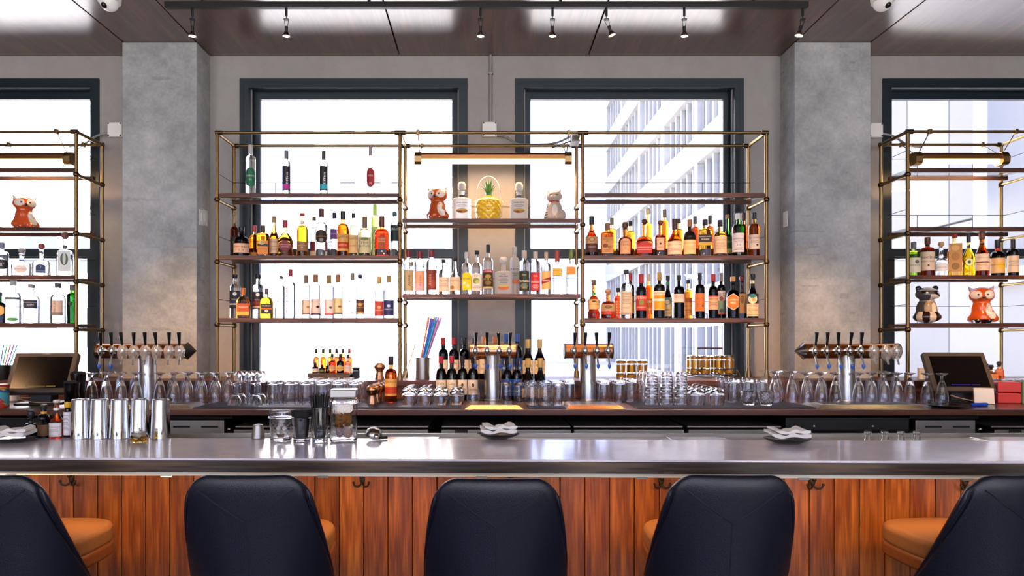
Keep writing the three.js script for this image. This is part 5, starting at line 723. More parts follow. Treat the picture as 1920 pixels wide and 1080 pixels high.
const high = glassProto('highball_glass', 'upturned diamond-patterned highball glass packed beside the bitters box', 'patterned highballs beside the bitters box', upto(0.145, 18, (t) => 0.0335 + 0.003 * t), 0.0022, 0.012, 48, (t, y) => 1 + (y < 0.07 ? 0.03 * Math.pow(Math.abs(Math.cos(8 * t + y * 150) * Math.cos(8 * t - y * 150)), 0.6) : 0.018 * Math.cos(16 * t)), true, 0.145);
field(high, gridOf(512, 664, 6, [4.24, 4.325, 4.41, 4.495, 4.58], MATY, 0));
const high2 = copyOf(high, [0, 0, 0], 0, 'upturned diamond-patterned highball glass beside the free-standing bronze tap tower', 'patterned highballs beside the bronze tower');
field(high2, [...gridOf(1133, 1162, 2, [4.43, 4.52, 4.61], COUNTER, 0), ...gridOf(1184, 1203, 1, [4.43, 4.52, 4.61], MATY, 0), [X(1068, 4.46), COUNTER, -4.46], [X(1066, 4.55), COUNTER, -4.55]]);
const high3 = copyOf(high, [0, 0, 0], 0, 'upturned diamond-patterned highball glass behind the cut-glass tumblers', 'patterned highballs behind the cut tumblers');
field(high3, gridOf(1376, 1428, 3, [4.38, 4.46, 4.54, 4.62], MATY, 0));
const flute = glassProto('tall_glass', 'slim upturned tall glass between the beer glasses and the highballs', 'slim tall glasses', upto(0.19, 6, (t) => 0.024 + 0.005 * t), 0.0018, 0.012, 24, null, true, 0.19);
field(flute, gridOf(446, 484, 3, [4.56, 4.63], MATY, 0));
const coupe = (() => { const o = thing('coupe_glass', 'upturned small coupe in front of the slim tall glasses', 'glass', [0, 0, 0], 0, 'upturned coupes'); mesh('glass', revolve([[0, 0.06], [0.02, 0.055], [0.036, 0.03], [0.042, 0], [0.0438, 0], [0.038, 0.032], [0.022, 0.058], [0.006, 0.066], [0.0045, 0.12], [0.01, 0.126], [0.031, 0.13], [0.03, 0.133], [0, 0.134]], 28), M.glassware, o); return o; })();
field(coupe, gridOf(440, 478, 2, [4.2, 4.3, 4.4], MATY, 0));
const tumbler = glassProto('stemless_glass', 'upturned rounded stemless glass below the standing red wine bottles', 'stemless glasses below the wine', [[0.02, 0], [0.032, 0.004], [0.042, 0.028], [0.0445, 0.05], [0.043, 0.075], [0.038, 0.105]], 0.002, 0.01, 32, null, true, 0.105);
field(tumbler, [...gridOf(766, 856, 4, [4.2, 4.3, 4.4, 4.5], MATY, 0), ...[4.42, 4.52].map((d) => [X(887, d), COUNTER, -d])]);
const tumbler2 = copyOf(tumbler, [0, 0, 0], 0, 'upturned rounded stemless glass between the stacked rocks glasses and the cut tumblers', 'stemless glasses near the cut tumblers');
field(tumbler2, gridOf(1308, 1345, 2, [4.2, 4.3, 4.4, 4.5, 4.6], MATY, 0));
const rocks = glassProto('ribbed_tumbler', 'upturned textured tumbler on the mat between the two four-handle towers', 'textured tumblers between the towers', upto(0.135, 22, (t) => 0.034 + 0.003 * t), 0.0025, 0.014, 54, (t, y) => 1 + (y < 0.085 ? 0.025 * Math.cos(18 * t) * Math.cos(y * 420) : 0.02 * Math.cos(18 * t)), true, 0.135);
field(rocks, gridOf(998, 1048, 3, [4.2, 4.29, 4.38, 4.47].slice(0, 4), MATY, 0));
field(copyOf(rocks, [0, 0, 0], 0, 'upturned tumbler standing before the blue-label wine bottles', 'tumblers before the blue wine labels'), [[X(949, 4.47), COUNTER, -4.47], [X(973, 4.47), COUNTER, -4.47]]);
const stack = glassProto('rocks_glass', 'fluted rocks glass in a nested upturned stack', 'nested stacks of fluted rocks glasses', upto(0.088, 8, (t) => 0.03 + 0.0105 * t), 0.002, 0.01, 48, ribs(16, 0.02), true, 0.088);
{ const L = []; for (const d of [4.22, 4.32, 4.42]) for (const px of [1222, 1250, 1277]) for (let k = 0; k < 4; k++) L.push([X(px, 4.22), MATY + k * 0.0375, -d]); field(stack, L, 0.05); }
const cut = glassProto('cut_tumbler', 'round cut-crystal tumbler at the mat edge before the highballs', 'cut-crystal tumblers', upto(0.085, 22, (t) => 0.026 + 0.018 * Math.sin(Math.PI * (0.1 + 0.62 * t))), 0.004, 0.012, 56, (t, y) => 1 + 0.06 * Math.pow(Math.abs(Math.cos(7 * t + y * 150) * Math.cos(7 * t - y * 150)), 0.7), false, 0.085);
field(cut, [[X(1403, 4.18), MATY, -4.18], [X(1436, 4.14), MATY, -4.14]]);
// gold-printed glasses and their caddy on the ledge
const goldM = std({ color: col('#b07c1c'), metalness: 0.7, roughness: 0.35 });
const goldGlass = (() => { const o = thing('gold_glass', 'gold-patterned highball glass standing loose on the ledge', 'glass', [0, 0, 0], 0, 'loose gold-patterned glasses'); mesh('glass', revolve(shell(upto(0.14, 6, (t) => 0.033 + 0.002 * t), 0.002, 0.01), 28), M.glassware, o);
  for (const [a, b] of [[0.012, 0.032], [0.112, 0.126]]) mesh('gold_band', new THREE.CylinderGeometry(0.0362, 0.0352, b - a, 28, 1, true).translate(0, (a + b) / 2, 0), goldM, o); for (let k = 0; k < 5; k++) { const a = k / 5 * 6.283; mesh('gold_medallion', new THREE.CylinderGeometry(0.0358, 0.0354, 0.055, 8, 1, true, a, 0.8).translate(0, 0.074, 0), goldM, o); } return o; })();
field(goldGlass, [1164, 1184, 1204].map((p) => [X(p, 4.86), LEDGE, -4.86]));
{ const d = 5.08, c = thing('glass_caddy', 'gold wire caddy with a dark wooden handle holding gold-patterned glasses', 'caddy', [X(1331, d), LEDGE + 0.003, -d]), gw = M.brass;
  for (const z of [-0.085, 0.085]) mesh('frame_wire', hose([V(-0.2, 0.0, z), V(-0.17, 0.06, z), V(-0.165, 0.02, z), V(0.165, 0.02, z), V(0.17, 0.06, z), V(0.2, 0, z)], 0.003, 40, 6), gw, c); for (const x of [-0.165, 0.165]) mesh('end_wire', rod(V(x, 0.02, -0.085), V(x, 0.02, 0.085), 0.003), gw, c); mesh('floor_wire', rod(V(-0.165, 0.016, 0), V(0.165, 0.016, 0), 0.003), gw, c);
  for (const s of [-1, 1]) mesh('handle_wire', rod(V(s * 0.09, 0.016, 0), V(s * 0.09, 0.21, 0), 0.003), gw, c); mesh('handle_grip', rbox(0.19, 0.014, 0.02, 0.005, 0, 0.213, 0), M.walnut, c);
  const gg = copyOf(goldGlass, [0, 0, 0], 0, 'gold-patterned highball glass held in the wire caddy', 'gold glasses in the caddy'); const L = []; for (const z of [-0.045, 0.045]) for (const x of [-0.128, -0.05, 0.05, 0.128]) L.push([X(1331, d) + x, LEDGE + 0.0245, -d + z]); field(gg, L); }
// ---------------------------------------------------------------- wine behind the towers
const wl = (t, o = {}) => ({ bg: '#e6d8c4', fg: '#3a2c24', t: [[t, 0.35, 0.16]], fine: [[0.6, 3]], y0: 0.14, y1: 0.48, ...o });
row(LEDGE, 4.83, [
  [831, 633, 19, 'wine', 'wine', '#a02028', 13, wl('Caí', { t: [['C~', 0.3, 0.2]] }), 'red-capped wine bottle on the ledge beside the straw cup'],
  [851, 633, 19, 'wine', 'wine', '#a02028', 13, wl('Cala', { t: [['Cala', 0.25, 0.18]] }), 'second red-capped wine bottle on the ledge'],
  [870.5, 633, 18, 'wine', 'wine', '#1a1618', 13, wl('❖', { t: [['A', 0.4, 0.2]] }), 'black-capped wine bottle on the ledge beside the red-capped pair'],
  [889, 634, 18, 'wine', 'wine', '#241c1c', 13, wl('Domaine'), 'dark-capped wine bottle on the ledge behind the copper tower end'],
  [908, 631, 19, 'wine', 'wine', '#b87848', 13, wl('Sol'), 'copper-capped wine bottle on the ledge behind the copper tower'],
  [928, 631, 19, 'wine', 'wine', '#a8683c', 13, wl('Sol'), 'second copper-capped wine bottle on the ledge behind the tower column'],
  [949, 626, 18, 'wine', 'navyglass', '#1c4a9c', 15, wl('URALATE', { bg: '#1e4c9c', fg: '#e8ecf4', dots: [[0.5, 0.3, 0.2, 0.16, '#c8b070']], t: [['URALATE', 0.66, 0.12, '#fff', 'sans-serif']] }), 'blue-capped wine bottle on the ledge behind the copper tower'],
  [970, 626, 18, 'wine', 'navyglass', '#1c4a9c', 15, wl('URALATE', { bg: '#1e4c9c', fg: '#e8ecf4', dots: [[0.5, 0.3, 0.2, 0.16, '#c8b070']], t: [['URALATE', 0.66, 0.12, '#fff', 'sans-serif']] }), 'blue-capped wine bottle on the ledge beside the gold-capped pair'],
  [990, 636, 21, 'burg', 'wine', '#b09a5c', 17, wl('Rully', { bg: '#d8c49c' }), 'sloping-shouldered gold-capped wine bottle on the ledge beside the blue-capped one'],
  [1012, 636, 21, 'burg', 'wine', '#b09a5c', 17, wl('Rully', { bg: '#d8c49c' }), 'sloping-shouldered gold-capped wine bottle at the end of the ledge row'],
]);
row(COUNTER, 4.615, [
  [827, 668, 19, 'wine', 'wine', '#a82430', 13, wl('Calex', { t: [['Cala', 0.25, 0.2]] }), 'red-capped wine bottle standing on the counter at the row end'],
  [847, 668, 19, 'wine', 'wine', '#a82430', 13, wl('Cala', { t: [['Cala', 0.25, 0.2]] }), 'second red-capped wine bottle standing on the counter'],
  [867, 668, 18.5, 'wine', 'wine', '#1a1418', 13, wl('', { dots: [[0.5, 0.36, 0.1, 0.12, '#2a2420']] }), 'dark-capped wine bottle with tree emblem on the counter'],
  [887, 668, 19, 'wine', 'wine', '#1a1418', 13, wl('', { dots: [[0.5, 0.36, 0.1, 0.12, '#2a2420']] }), 'dark-capped wine bottle with tree emblem beside the copper tower column'],
  [951, 672, 18, 'wine', 'dark', '#15203c', 13, wl('', { bg: '#1f55a8', dots: [[0.5, 0.3, 0.2, 0.16, '#c8b888']], t: [['URALATE', 0.72, 0.14, '#fff', 'sans-serif']], y0: 0.12, y1: 0.52 }), 'wine bottle with bright blue label on the counter beside the tower column'],
  [969, 672, 18, 'wine', 'dark', '#15203c', 13, wl('', { bg: '#1f55a8', dots: [[0.5, 0.3, 0.2, 0.16, '#c8b888']], t: [['URALATE', 0.72, 0.14, '#fff', 'sans-serif']], y0: 0.12, y1: 0.52 }), 'wine bottle with bright blue label on the counter beside the gold-capped pair'],
  [990, 672, 22, 'burg', 'wine', '#b09a5c', 17, wl('Rully', { bg: '#cdb68c', y0: 0.08, y1: 0.3 }), 'gold-capped sloping wine bottle on the counter beside the blue labels'],
  [1013, 672, 22, 'burg', 'wine', '#b09a5c', 17, wl('Rully', { bg: '#cdb68c', y0: 0.08, y1: 0.3 }), 'gold-capped sloping wine bottle at the end of the counter row'],
]);
row(COUNTER + 0.009, 4.4, [[733, 668, 23, 'bourbon', 'amber', '#1a161c', 16, { bg: '#d8a85c', fg: '#3a1c10', bands: [[0.48, 0.86, '#c23a1c']], t: [['SANTA', 0.18, 0.16, '#3a1c10']], y0: 0.14, y1: 0.52 }, 'amber bottle with tan and red label beside the copper cups', { neck: '#e0c060' }]]);
// ---------------------------------------------------------------- bitters on a wooden box, on the ledge
{ const d = 4.96, w = X(659, d) - X(581, d), bx = thing('wooden_riser', 'small wooden box carrying two rows of bitters bottles on the ledge', 'box', [X(620, d), LEDGE, -d]); mesh('top_board', uvm(rbox(w, 0.012, 0.14, 0.002, 0, 0.034, 0), 'x'), M.edgeWood, bx); mesh('front_board', uvm(rbox(w, 0.028, 0.012, 0.002, 0, 0.014, 0.064), 'x', 1), M.edgeWood, bx); mesh('rear_board', uvm(rbox(w, 0.028, 0.012, 0.002, 0, 0.014, -0.064), 'x', 2), M.edgeWood, bx);
  const cells = { white: { bg: '#e8d8cc', fg: '#5a4a40', fine: [[0.3, 5]] }, tan: { bg: '#d8a878', fg: '#7a3a20', shape: 'hex', t: [['Bitters', 0.5, 0.2]] }, green: { bg: '#5c6a34', fg: '#d8d8b0', fine: [[0.3, 4]] }, olive: { bg: '#c0b06a', shape: 'hex', fg: '#4a4420', t: [['Lime', 0.5, 0.24]] } };
  const small = (px, dd, top, w, glass, cap, lab, desc) => { const g = thing('bitters_bottle', desc, 'bottle', [X(px, dd), LEDGE + 0.0405, -dd], 0), h = H(top, dd) - LEDGE - 0.0405, r = w * dd / F / 2; mesh('glass', bottleGeo('bourbon', h * 0.86, r), liquid(glass), g); mesh('cap', revolve([[0, h * 0.8], [r * 0.45, h * 0.8], [r * 0.42, h], [0, h]], 14), capMat(cap), g); if (lab) mesh('label', labelGeo(r + 0.0006, h * 0.08, h * 0.42, 2.5, cell(drawLabel(cells[lab]))), labelMat, g); };
  [[591, 680, 12, 'navyglass', '#23204a', 'white', 'blue bitters bottle with white label on the wooden box'], [604, 684, 11, 'deepgreen', '#1c1c1c', 'green', 'short green-label bitters bottle on the wooden box'], [614, 684, 8, 'dark', '#1c1a18', null, 'tiny dark bitters bottle on the wooden box'], [623, 663, 13, 'brown', '#161414', 'tan', 'bitters bottle with tan diamond label'], [638, 663, 13, 'dark', '#161414', 'olive', 'bitters bottle with olive diamond label'], [652, 665, 13, 'clear', '#1c2024', 'white', 'clear bitters bottle with pale label at the end of the wooden box']].forEach((a) => small(a[0], 4.93, a[1], a[2], a[3], a[4], a[5], a[6]));
  [[593, 653, 'red', 'with red shoulder'], [606, 653, 'orange', 'with orange shoulder'], [619, 653, 'amber', 'with amber shoulder'], [631, 653, 'red', 'with deep red shoulder behind the olive diamond'], [643, 653, 'brown', 'with brown shoulder'], [655, 653, 'red', 'with a red cap']].forEach(([px, top, g, t], i) => small(px, 4.985, top, 11, g, i === 5 ? '#a02a2a' : '#161616', null, 'rear-row bitters bottle ' + t + ' on the wooden box')); }
{ const d = 4.9, j = thing('dark_jar', 'dark square jar on the ledge beside the bitters box', 'jar', [X(668, d), LEDGE, -d]); mesh('jar', rbox(0.05, 0.07, 0.05, 0.008, 0, 0.035, 0), liquid('dark'), j); mesh('lid', rbox(0.052, 0.012, 0.052, 0.004, 0, 0.076, 0), M.black, j); }
// copper cups, rim down
{ const cup = thing('copper_cup', 'upturned hammered copper cup beside the amber bottle', 'cup', [0, 0, 0], 0, 'copper cups on the counter'); mesh('bowl', revolve([[0, 0.112], [0.018, 0.114], [0.034, 0.106], [0.04, 0.092], [0.037, 0.078], [0.027, 0.066], [0.026, 0.05], [0.032, 0.012], [0.034, 0], [0.032, 0], [0.028, 0.02], [0.022, 0.06], [0, 0.09]], 40, (a, y, i) => 1 + 0.02 * Math.cos(14 * a + i * 1.6)), M.copper, cup); mesh('foot_ring', new THREE.TorusGeometry(0.02, 0.003, 8, 30).rotateX(Math.PI / 2).translate(0, 0.115, 0), M.copper, cup);
  field(cup, [[X(698, 4.26), COUNTER + 0.0095, -4.26], [X(706, 4.37), COUNTER + 0.0095, -4.37], [X(712, 4.48), COUNTER + 0.0095, -4.48], [X(715, 4.59), COUNTER + 0.0095, -4.59]]);
  const c2 = copyOf(cup, [X(712, 4.78), LEDGE, -4.78], 0, 'upturned copper cup on the ledge above the other copper cups'); delete c2.userData.group; }
// straw cup
{ const d = 4.8, c = thing('steel_cup', 'brushed steel cup full of coloured straws on the ledge', 'cup', [X(792, d), LEDGE, -d]), h = 0.155; mesh('cup', revolve(shell([[0.045, 0], [0.05, 0.003], [0.051, h - 0.004], [0.0525, h]], 0.002, 0.004), 36), M.brushed, c);
  ['#e08ac8', '#b87ad8', '#3ab06a', '#2f9ad8', '#2258c8', '#1f6ad8', '#e06a2c', '#d8502a', '#e8e4f0', '#2aa0a0', '#7a4ac8', '#1f80e0', '#e8823a', '#f0a0c0'].forEach((k, i) => { const a = i / 14 * 6.283, rx = 0.028 * Math.cos(a), rz = 0.028 * Math.sin(a), s = thing('drinking_straw', ['pink', 'violet', 'green', 'sky blue', 'royal blue', 'cobalt', 'orange', 'red-orange', 'white', 'teal', 'purple', 'azure', 'amber', 'rose'][i] + ' drinking straw leaning in the steel cup', 'straw', [X(792, d), LEDGE + 0.006, -d]); mesh('tube', rod(V(rx * 0.4 - 0.026, 0, rz * 0.5), V(rx + 0.085 + 0.02 * Math.sin(i * 3), 0.42 + 0.012 * Math.cos(i * 2), rz), 0.0056, 10), std({ color: col(k), roughness: 0.35 }), s); });
  const w = thing('bar_whisk', 'thin pale wooden stick leaning beside the steel straw cup', 'stick', [X(769, 4.75), LEDGE, -4.76]); mesh('stick', rod(V(-0.04, 0.004, 0), V(0.03, 0.24, -0.02), 0.004, 8), std({ color: col('#cbb89a'), roughness: 0.7 }), w); mesh('tip', ball(0.007, 0.031, 0.243, -0.02, 10), std({ color: col('#d8c8a8'), roughness: 0.6 }), w); }
// ---------------------------------------------------------------- point-of-sale terminals
const screenM = (line, c) => { const cv = document.createElement('canvas'); cv.width = 256; cv.height = 192; const k = cv.getContext('2d'); k.fillStyle = '#0d0c0d'; k.fillRect(0, 0, 256, 192); k.fillStyle = c; k.fillRect(70, 178, 92, 5); k.fillStyle = line; k.fillRect(166, 178, 42, 5); const t = new THREE.CanvasTexture(cv); t.colorSpace = THREE.SRGBColorSpace; return phy({ map: t, roughness: 0.13, clearcoat: 0.5 }); };
function terminal(label, px, d, turn, scr) {
  const t = thing('sales_terminal', label, 'terminal', [X(px, d), COUNTER, -d], turn); const h = new THREE.Group(); h.name = 'display'; h.position.set(0, 0.068, 0.07); h.rotation.x = -0.5; t.add(h);
  mesh('bezel', rbox(0.385, 0.285, 0.045, 0.01, 0, 0.142, 0), std({ color: col('#463d36'), roughness: 0.5 }), h); mesh('screen', new THREE.PlaneGeometry(0.325, 0.222).translate(0, 0.142, 0.0232), scr, h);
  mesh('badge', rbox(0.05, 0.007, 0.002, 0.0008, 0, 0.272, 0.0232), M.steel, h);
  mesh('stand', rbox(0.14, 0.1, 0.1, 0.012, 0, 0.05, 0), M.black, t); mesh('foot', rbox(0.26, 0.014, 0.2, 0.006, 0, 0.007, 0.0), M.black, t);
  mesh('cable', hose([V(-0.05, 0.045, 0.055), V(-0.1, 0.05, 0.11), V(-0.03, 0.03, 0.13), V(0.04, 0.018, 0.12), V(0.1, 0.018, 0.09)], 0.003, 24, 6), std({ color: col('#b89a78'), roughness: 0.6 }), t); return t;
}
terminal('sales terminal with brown reflecting screen beside the film-wrapped tap tower', 82, 4.36, 0.12, screenM('#b8962c', '#8a6a2a'));
terminal('brown-framed sales terminal with dark screen beside the red box', 1795, 4.5, -0.1, screenM('#3a3a8a', '#3c2cc0'));
{ const d = 4.45, b = thing('red_box', 'small red slatted box with dark striped side on the counter', 'box', [X(1890, d), COUNTER, -d], -0.25); for (let k = 0; k < 2; k++) mesh('slat', rbox(0.13, 0.066, 0.13, 0.004, -0.02, 0.034 + k * 0.07, 0), M.red, b); mesh('striped_side', rbox(0.05, 0.14, 0.128, 0.003, 0.072, 0.07, 0), std({ color: col('#4a4238'), roughness: 0.6 }), b); for (const k of [0, 1, 2]) mesh('stripe', rbox(0.008, 0.138, 0.002, 0.0008, 0.058 + k * 0.014, 0.07, 0.065), std({ color: col(['#6a8a4a', '#c87a4a', '#3a6a7a'][k]), roughness: 0.6 }), b);
  const n = thing('notepad', 'white paper pad leaning behind the red box', 'paper', [X(1846, 4.34), COUNTER + 0.002, -4.34], -0.3); mesh('sheet', rbox(0.11, 0.1, 0.006, 0.002, 0, 0.05, 0).rotateX(-0.15), M.paper, n); mesh('backing', rbox(0.112, 0.102, 0.003, 0.001, 0, 0.051, -0.005).rotateX(-0.15), std({ color: col('#c9ab84'), roughness: 0.8 }), n);
  const m = thing('blue_marker', 'chunky bright blue marker lying by the terminal foot', 'marker', [X(1835, 4.2), COUNTER + 0.011, -4.2], 0.1); mesh('barrel', new THREE.CapsuleGeometry(0.011, 0.08, 6, 14).rotateZ(Math.PI / 2), std({ color: col('#1f45c8'), roughness: 0.3 }), m); mesh('cap', new THREE.CapsuleGeometry(0.0118, 0.025, 6, 14).rotateZ(Math.PI / 2).translate(0.038, 0, 0), M.blue, m);
  const p = thing('black_plate', 'round black plate at the counter edge below the dark-screen terminal', 'plate', [X(1775, 4.13), COUNTER, -4.13]); mesh('plate', revolve([[0, 0.002], [0.06, 0], [0.085, 0.006], [0.11, 0.014], [0.108, 0.016], [0.08, 0.009], [0, 0.006]], 40), M.blackGloss, p); mesh('foot_ring', new THREE.TorusGeometry(0.055, 0.002, 6, 36).rotateX(Math.PI / 2).translate(0, 0.003, 0), M.black, p);
  row(LEDGE, 4.82, [[1843, 668, 17, 'tall', 'dark', '#1e1a1a', 10, null, 'dark bottle on the ledge behind the dark-screen terminal'], [1858, 686, 20, 'squat', 'amber', '#221a18', 8, { bg: '#e08a3a', fg: '#4a2410', fine: [[0.3, 4]], y0: 0.1, y1: 0.5 }, 'small amber dropper bottle on the ledge', { knob: 1 }], [1873, 680, 15, 'square', 'orange', '#2a2220', 9, { bg: '#c8602c', fg: '#f4d8b0', fine: [[0.2, 4]], y0: 0.3, y1: 0.8 }, 'orange square dropper bottle on the ledge', { knob: 1 }]]);
  const gl = copyOf(high, [0, 0, 0], 0, 'upturned diamond-patterned highball glass behind the red box', 'highballs behind the red box'); field(gl, gridOf(1890, 1940, 3, [4.56, 4.64], COUNTER, 0));
  const wc = thing('white_canister', 'small white canister on the ledge behind the dark-screen terminal', 'canister', [X(1727, 4.85), LEDGE, -4.85]); mesh('body', cyl(0.022, 0.022, 0.07, 0, 0.035, 0), M.white, wc); mesh('lid', cyl(0.023, 0.023, 0.01, 0, 0.075, 0), M.whiteGloss, wc);
}
{ // far end by the brown-screen terminal
  const strawM = ['#3a8ad8', '#3ab88a', '#e06a6a', '#7a4ac8', '#46c8d8'].map((k) => std({ color: col(k), roughness: 0.35 }));
  const d = 4.8, c = thing('dark_straw_cup', 'dark cup of coloured straws on the ledge behind the brown-screen terminal', 'cup', [X(6, d), LEDGE, -d]); mesh('cup', revolve(shell([[0.045, 0], [0.055, 0.1]], 0.003, 0.006), 28), M.black, c); mesh('rim', new THREE.TorusGeometry(0.055, 0.002, 8, 36).rotateX(Math.PI / 2).translate(0, 0.1, 0), M.black, c);
  for (let i = 0; i < 5; i++) { const s = thing('drinking_straw', ['blue', 'mint green', 'coral', 'violet', 'turquoise'][i] + ' straw leaning in the dark cup on the ledge', 'straw', [X(6, d), LEDGE + 0.008, -d]); mesh('tube', rod(V(-0.02 + i * 0.004, 0, 0.02 - i * 0.01), V(0.02 + i * 0.016, 0.24, 0.024 - i * 0.012), 0.0045, 10), strawM[i], s); }
  const sp = thing('spray_bottle', 'white squeeze bottle behind the brown-screen terminal', 'bottle', [X(22, 4.55), COUNTER, -4.55]); mesh('body', revolve([[0, 0], [0.045, 0], [0.047, 0.01], [0.045, 0.07], [0.03, 0.11], [0.015, 0.14], [0, 0.14]], 28), M.white, sp); mesh('nozzle', revolve([[0, 0.14], [0.014, 0.14], [0.012, 0.16], [0.004, 0.2], [0, 0.2]], 16), M.whiteGloss, sp);
  const tin = thing('patterned_tin', 'red, blue and yellow patterned tin on the counter beside the brown-screen terminal', 'tin', [X(-8, 4.15), COUNTER, -4.15]); const cv = document.createElement('canvas'); cv.width = 128; cv.height = 128; const k = cv.getContext('2d'); k.fillStyle = '#c8443a'; k.fillRect(0, 0, 128, 128); let q = 5; const r2 = () => (q = (q * 16807) % 2147483647) / 2147483647; for (let i = 0; i < 40; i++) { k.fillStyle = ['#2a6ab8', '#e0b840', '#d86a5a', '#2a2a40', '#5ac0d0'][i % 5]; k.beginPath(); k.moveTo(r2() * 128, r2() * 128); k.lineTo(r2() * 128, r2() * 128); k.lineTo(r2() * 128, r2() * 128); k.fill(); } const tt = new THREE.CanvasTexture(cv); tt.colorSpace = THREE.SRGBColorSpace;
  mesh('body', cyl(0.07, 0.07, 0.13, 0, 0.066, 0, 36), std({ map: tt, roughness: 0.4 }), tin); mesh('lid', cyl(0.071, 0.071, 0.008, 0, 0.135, 0, 36), M.red, tin);
  for (const [px, dd, top, lab] of [[134, 4.12, 718, 'short black cup of cocktail napkins on the counter before the beer glasses'], [147, 4.3, 700, 'tall black cup of stirrers on the counter before the beer glasses']]) { const h = H(top, dd) - COUNTER, t = thing('black_cup', lab, 'cup', [X(px, dd), COUNTER, -dd]); mesh('cup', revolve(shell([[0.034, 0], [0.04, h * 0.75], [0.046, h]], 0.003, 0.006), 28), M.blackGloss, t); mesh('filling', revolve([[0, h * 0.6], [0.034, h * 0.6], [0.042, h + 0.008], [0.02, h + 0.014], [0, h + 0.01]], 18, (a) => 1 + 0.1 * Math.sin(9 * a)), M.blackMatt, t); }
}
// ---------------------------------------------------------------- on the bar top
const bar = (px, yb) => { const d = (EYE - BARH) * F / (yb - CY); return [X(px, d), BARH + 0.0005, -d]; }, S = (n, yb) => n * (EYE - BARH) / (yb - CY);
{ // inverted shaker tins
  const h = S(73, 822), tin = thing('shaker_tin', 'polished upturned shaker tin, the one beside the red bitters bottle', 'shaker tin'); mesh('tin', revolve([[0, h - 0.004], [0.03, h - 0.004], [0.0335, h], [0.0345, h - 0.004], [0.0405, 0.004], [0.0418, 0.001], [0.0405, 0], [0.0385, 0.003], [0.034, h - 0.01], [0, h - 0.012]], 44), M.chrome, tin); mesh('base_ring', new THREE.TorusGeometry(0.0325, 0.0022, 8, 40).rotateX(Math.PI / 2).translate(0, h - 0.001, 0), M.chrome, tin);
  [[151, 'polished upturned shaker tin, the one beside the red bitters bottle'], [187, 'second polished shaker tin from the bitters bottles'], [224, 'third polished shaker tin from the bitters bottles'], [262, 'polished shaker tin directly behind the small amber glass dish'], [301, 'polished shaker tin at the jigger end of the row']].forEach(([px, lab], i) => { const p = bar(px, i === 3 ? 820.5 : 822); if (!i) { tin.position.set(...p); tin.userData.label = lab; } else copyOf(tin, p, i, lab); });
  const v = thing('glass_dish', 'small amber-tinted glass dish in front of a shaker tin', 'dish', bar(261, 830)); mesh('dish', revolve(shell([[0.026, 0], [0.031, 0.004], [0.036, 0.026], [0.03, 0.038], [0.03, 0.044]], 0.003, 0.006), 30), liquid('pale'), v); mesh('contents', revolve([[0, 0.0065], [0.026, 0.0065], [0.029, 0.02], [0, 0.022]], 24), liquid('gold'), v);
}
function bbottle(px, yb, top, w, style, glass, cap, capPx, label, desc, ex) { const d = -bar(px, yb)[2], full = H(top, d) - BARH, ch = capPx * d / F; bottle({ x: X(px, d), z: -d, base: BARH + 0.0005, h: ex?.knob ? full - ch * 0.75 : full - 0.006, r: w * d / F / 2, style, glass, cap, capH: ch, label, desc, ...ex }); }
bbottle(58, 821, 773, 22, 'bourbon', 'navyglass', '#14121a', 15, { fg: '#e0dcec', fine: [[0.2, 4]], y0: 0.15, y1: 0.5, dots: [[0.6, 0.4, 0.2, 0.2, '#b8b0c8']] }, 'small dark blue dropper bottle on the bar', { knob: 1 });
bbottle(82, 821, 759, 21, 'bourbon', 'dark', '#1c1a1c', 9, { bg: '#6a4e2c', fg: '#d8b878', y0: 0.08, y1: 0.42 }, 'dark bitters bottle with brown label and yellow neck on the bar', { neck: '#d89a20' });
bbottle(106, 821, 750, 24, 'bell', 'red', '#d8d4d0', 5, { bg: '#e2dedc', fg: '#4a4648', t: [["PEYCHAUD'S", 0.3, 0.13]], fine: [[0.45, 4]], y0: 0.05, y1: 0.42 }, 'red bitters bottle with white label on the bar', { neck: '#e6e2e0' });
bbottle(127, 820.3, 754, 14, 'tall', 'dark', '#d8a820', 10, { bg: '#e4e0e2', fg: '#4a4a5a', fine: [[0.15, 12]], y0: 0.08, y1: 0.75 }, 'paper-wrapped bitters bottle with yellow cap on the bar', { dz: 0 });
function napkins(px, yb, lab, turn) { const p = bar(px, yb), t = thing('napkin_dish', lab, 'napkin dish', p, turn); const w = 0.085; mesh('dish', revolve([[0, 0.002], [0.05, 0], [0.075, 0.009], [0.096, 0.02], [0.094, 0.022], [0.07, 0.013], [0, 0.008]], 40).scale(1, 1, 0.8), M.blackGloss, t);
  const g = new THREE.BoxGeometry(0.155, 0.014, 0.105, 16, 1, 10), q = g.attributes.position; for (let i = 0; i < q.count; i++) { const x = q.getX(i), z = q.getZ(i); q.setY(i, q.getY(i) + 0.0055 * Math.sin(x * 55 + z * 20) + 0.01 * sq(x / 0.08) + (q.getY(i) > 0 ? 0.004 * Math.sin(x * 120 + 1) : 0)); } g.computeVertexNormals(); mesh('folded_napkin', g.translate(0, 0.034, 0), M.paper, t);
  const g2 = g.clone().scale(0.9, 0.8, 0.9).rotateY(0.1).translate(0.006, 0.023, 0); mesh('folded_napkin', g2, M.paper, t); }
napkins(20, 829, 'folded white napkins on a black dish beside the dropper bottle', 0.1); napkins(934, 822, 'folded white napkins on a black dish below the copper tower', 0.05); napkins(1476, 831, 'folded white napkins on a black dish below the cut tumblers', -0.08);
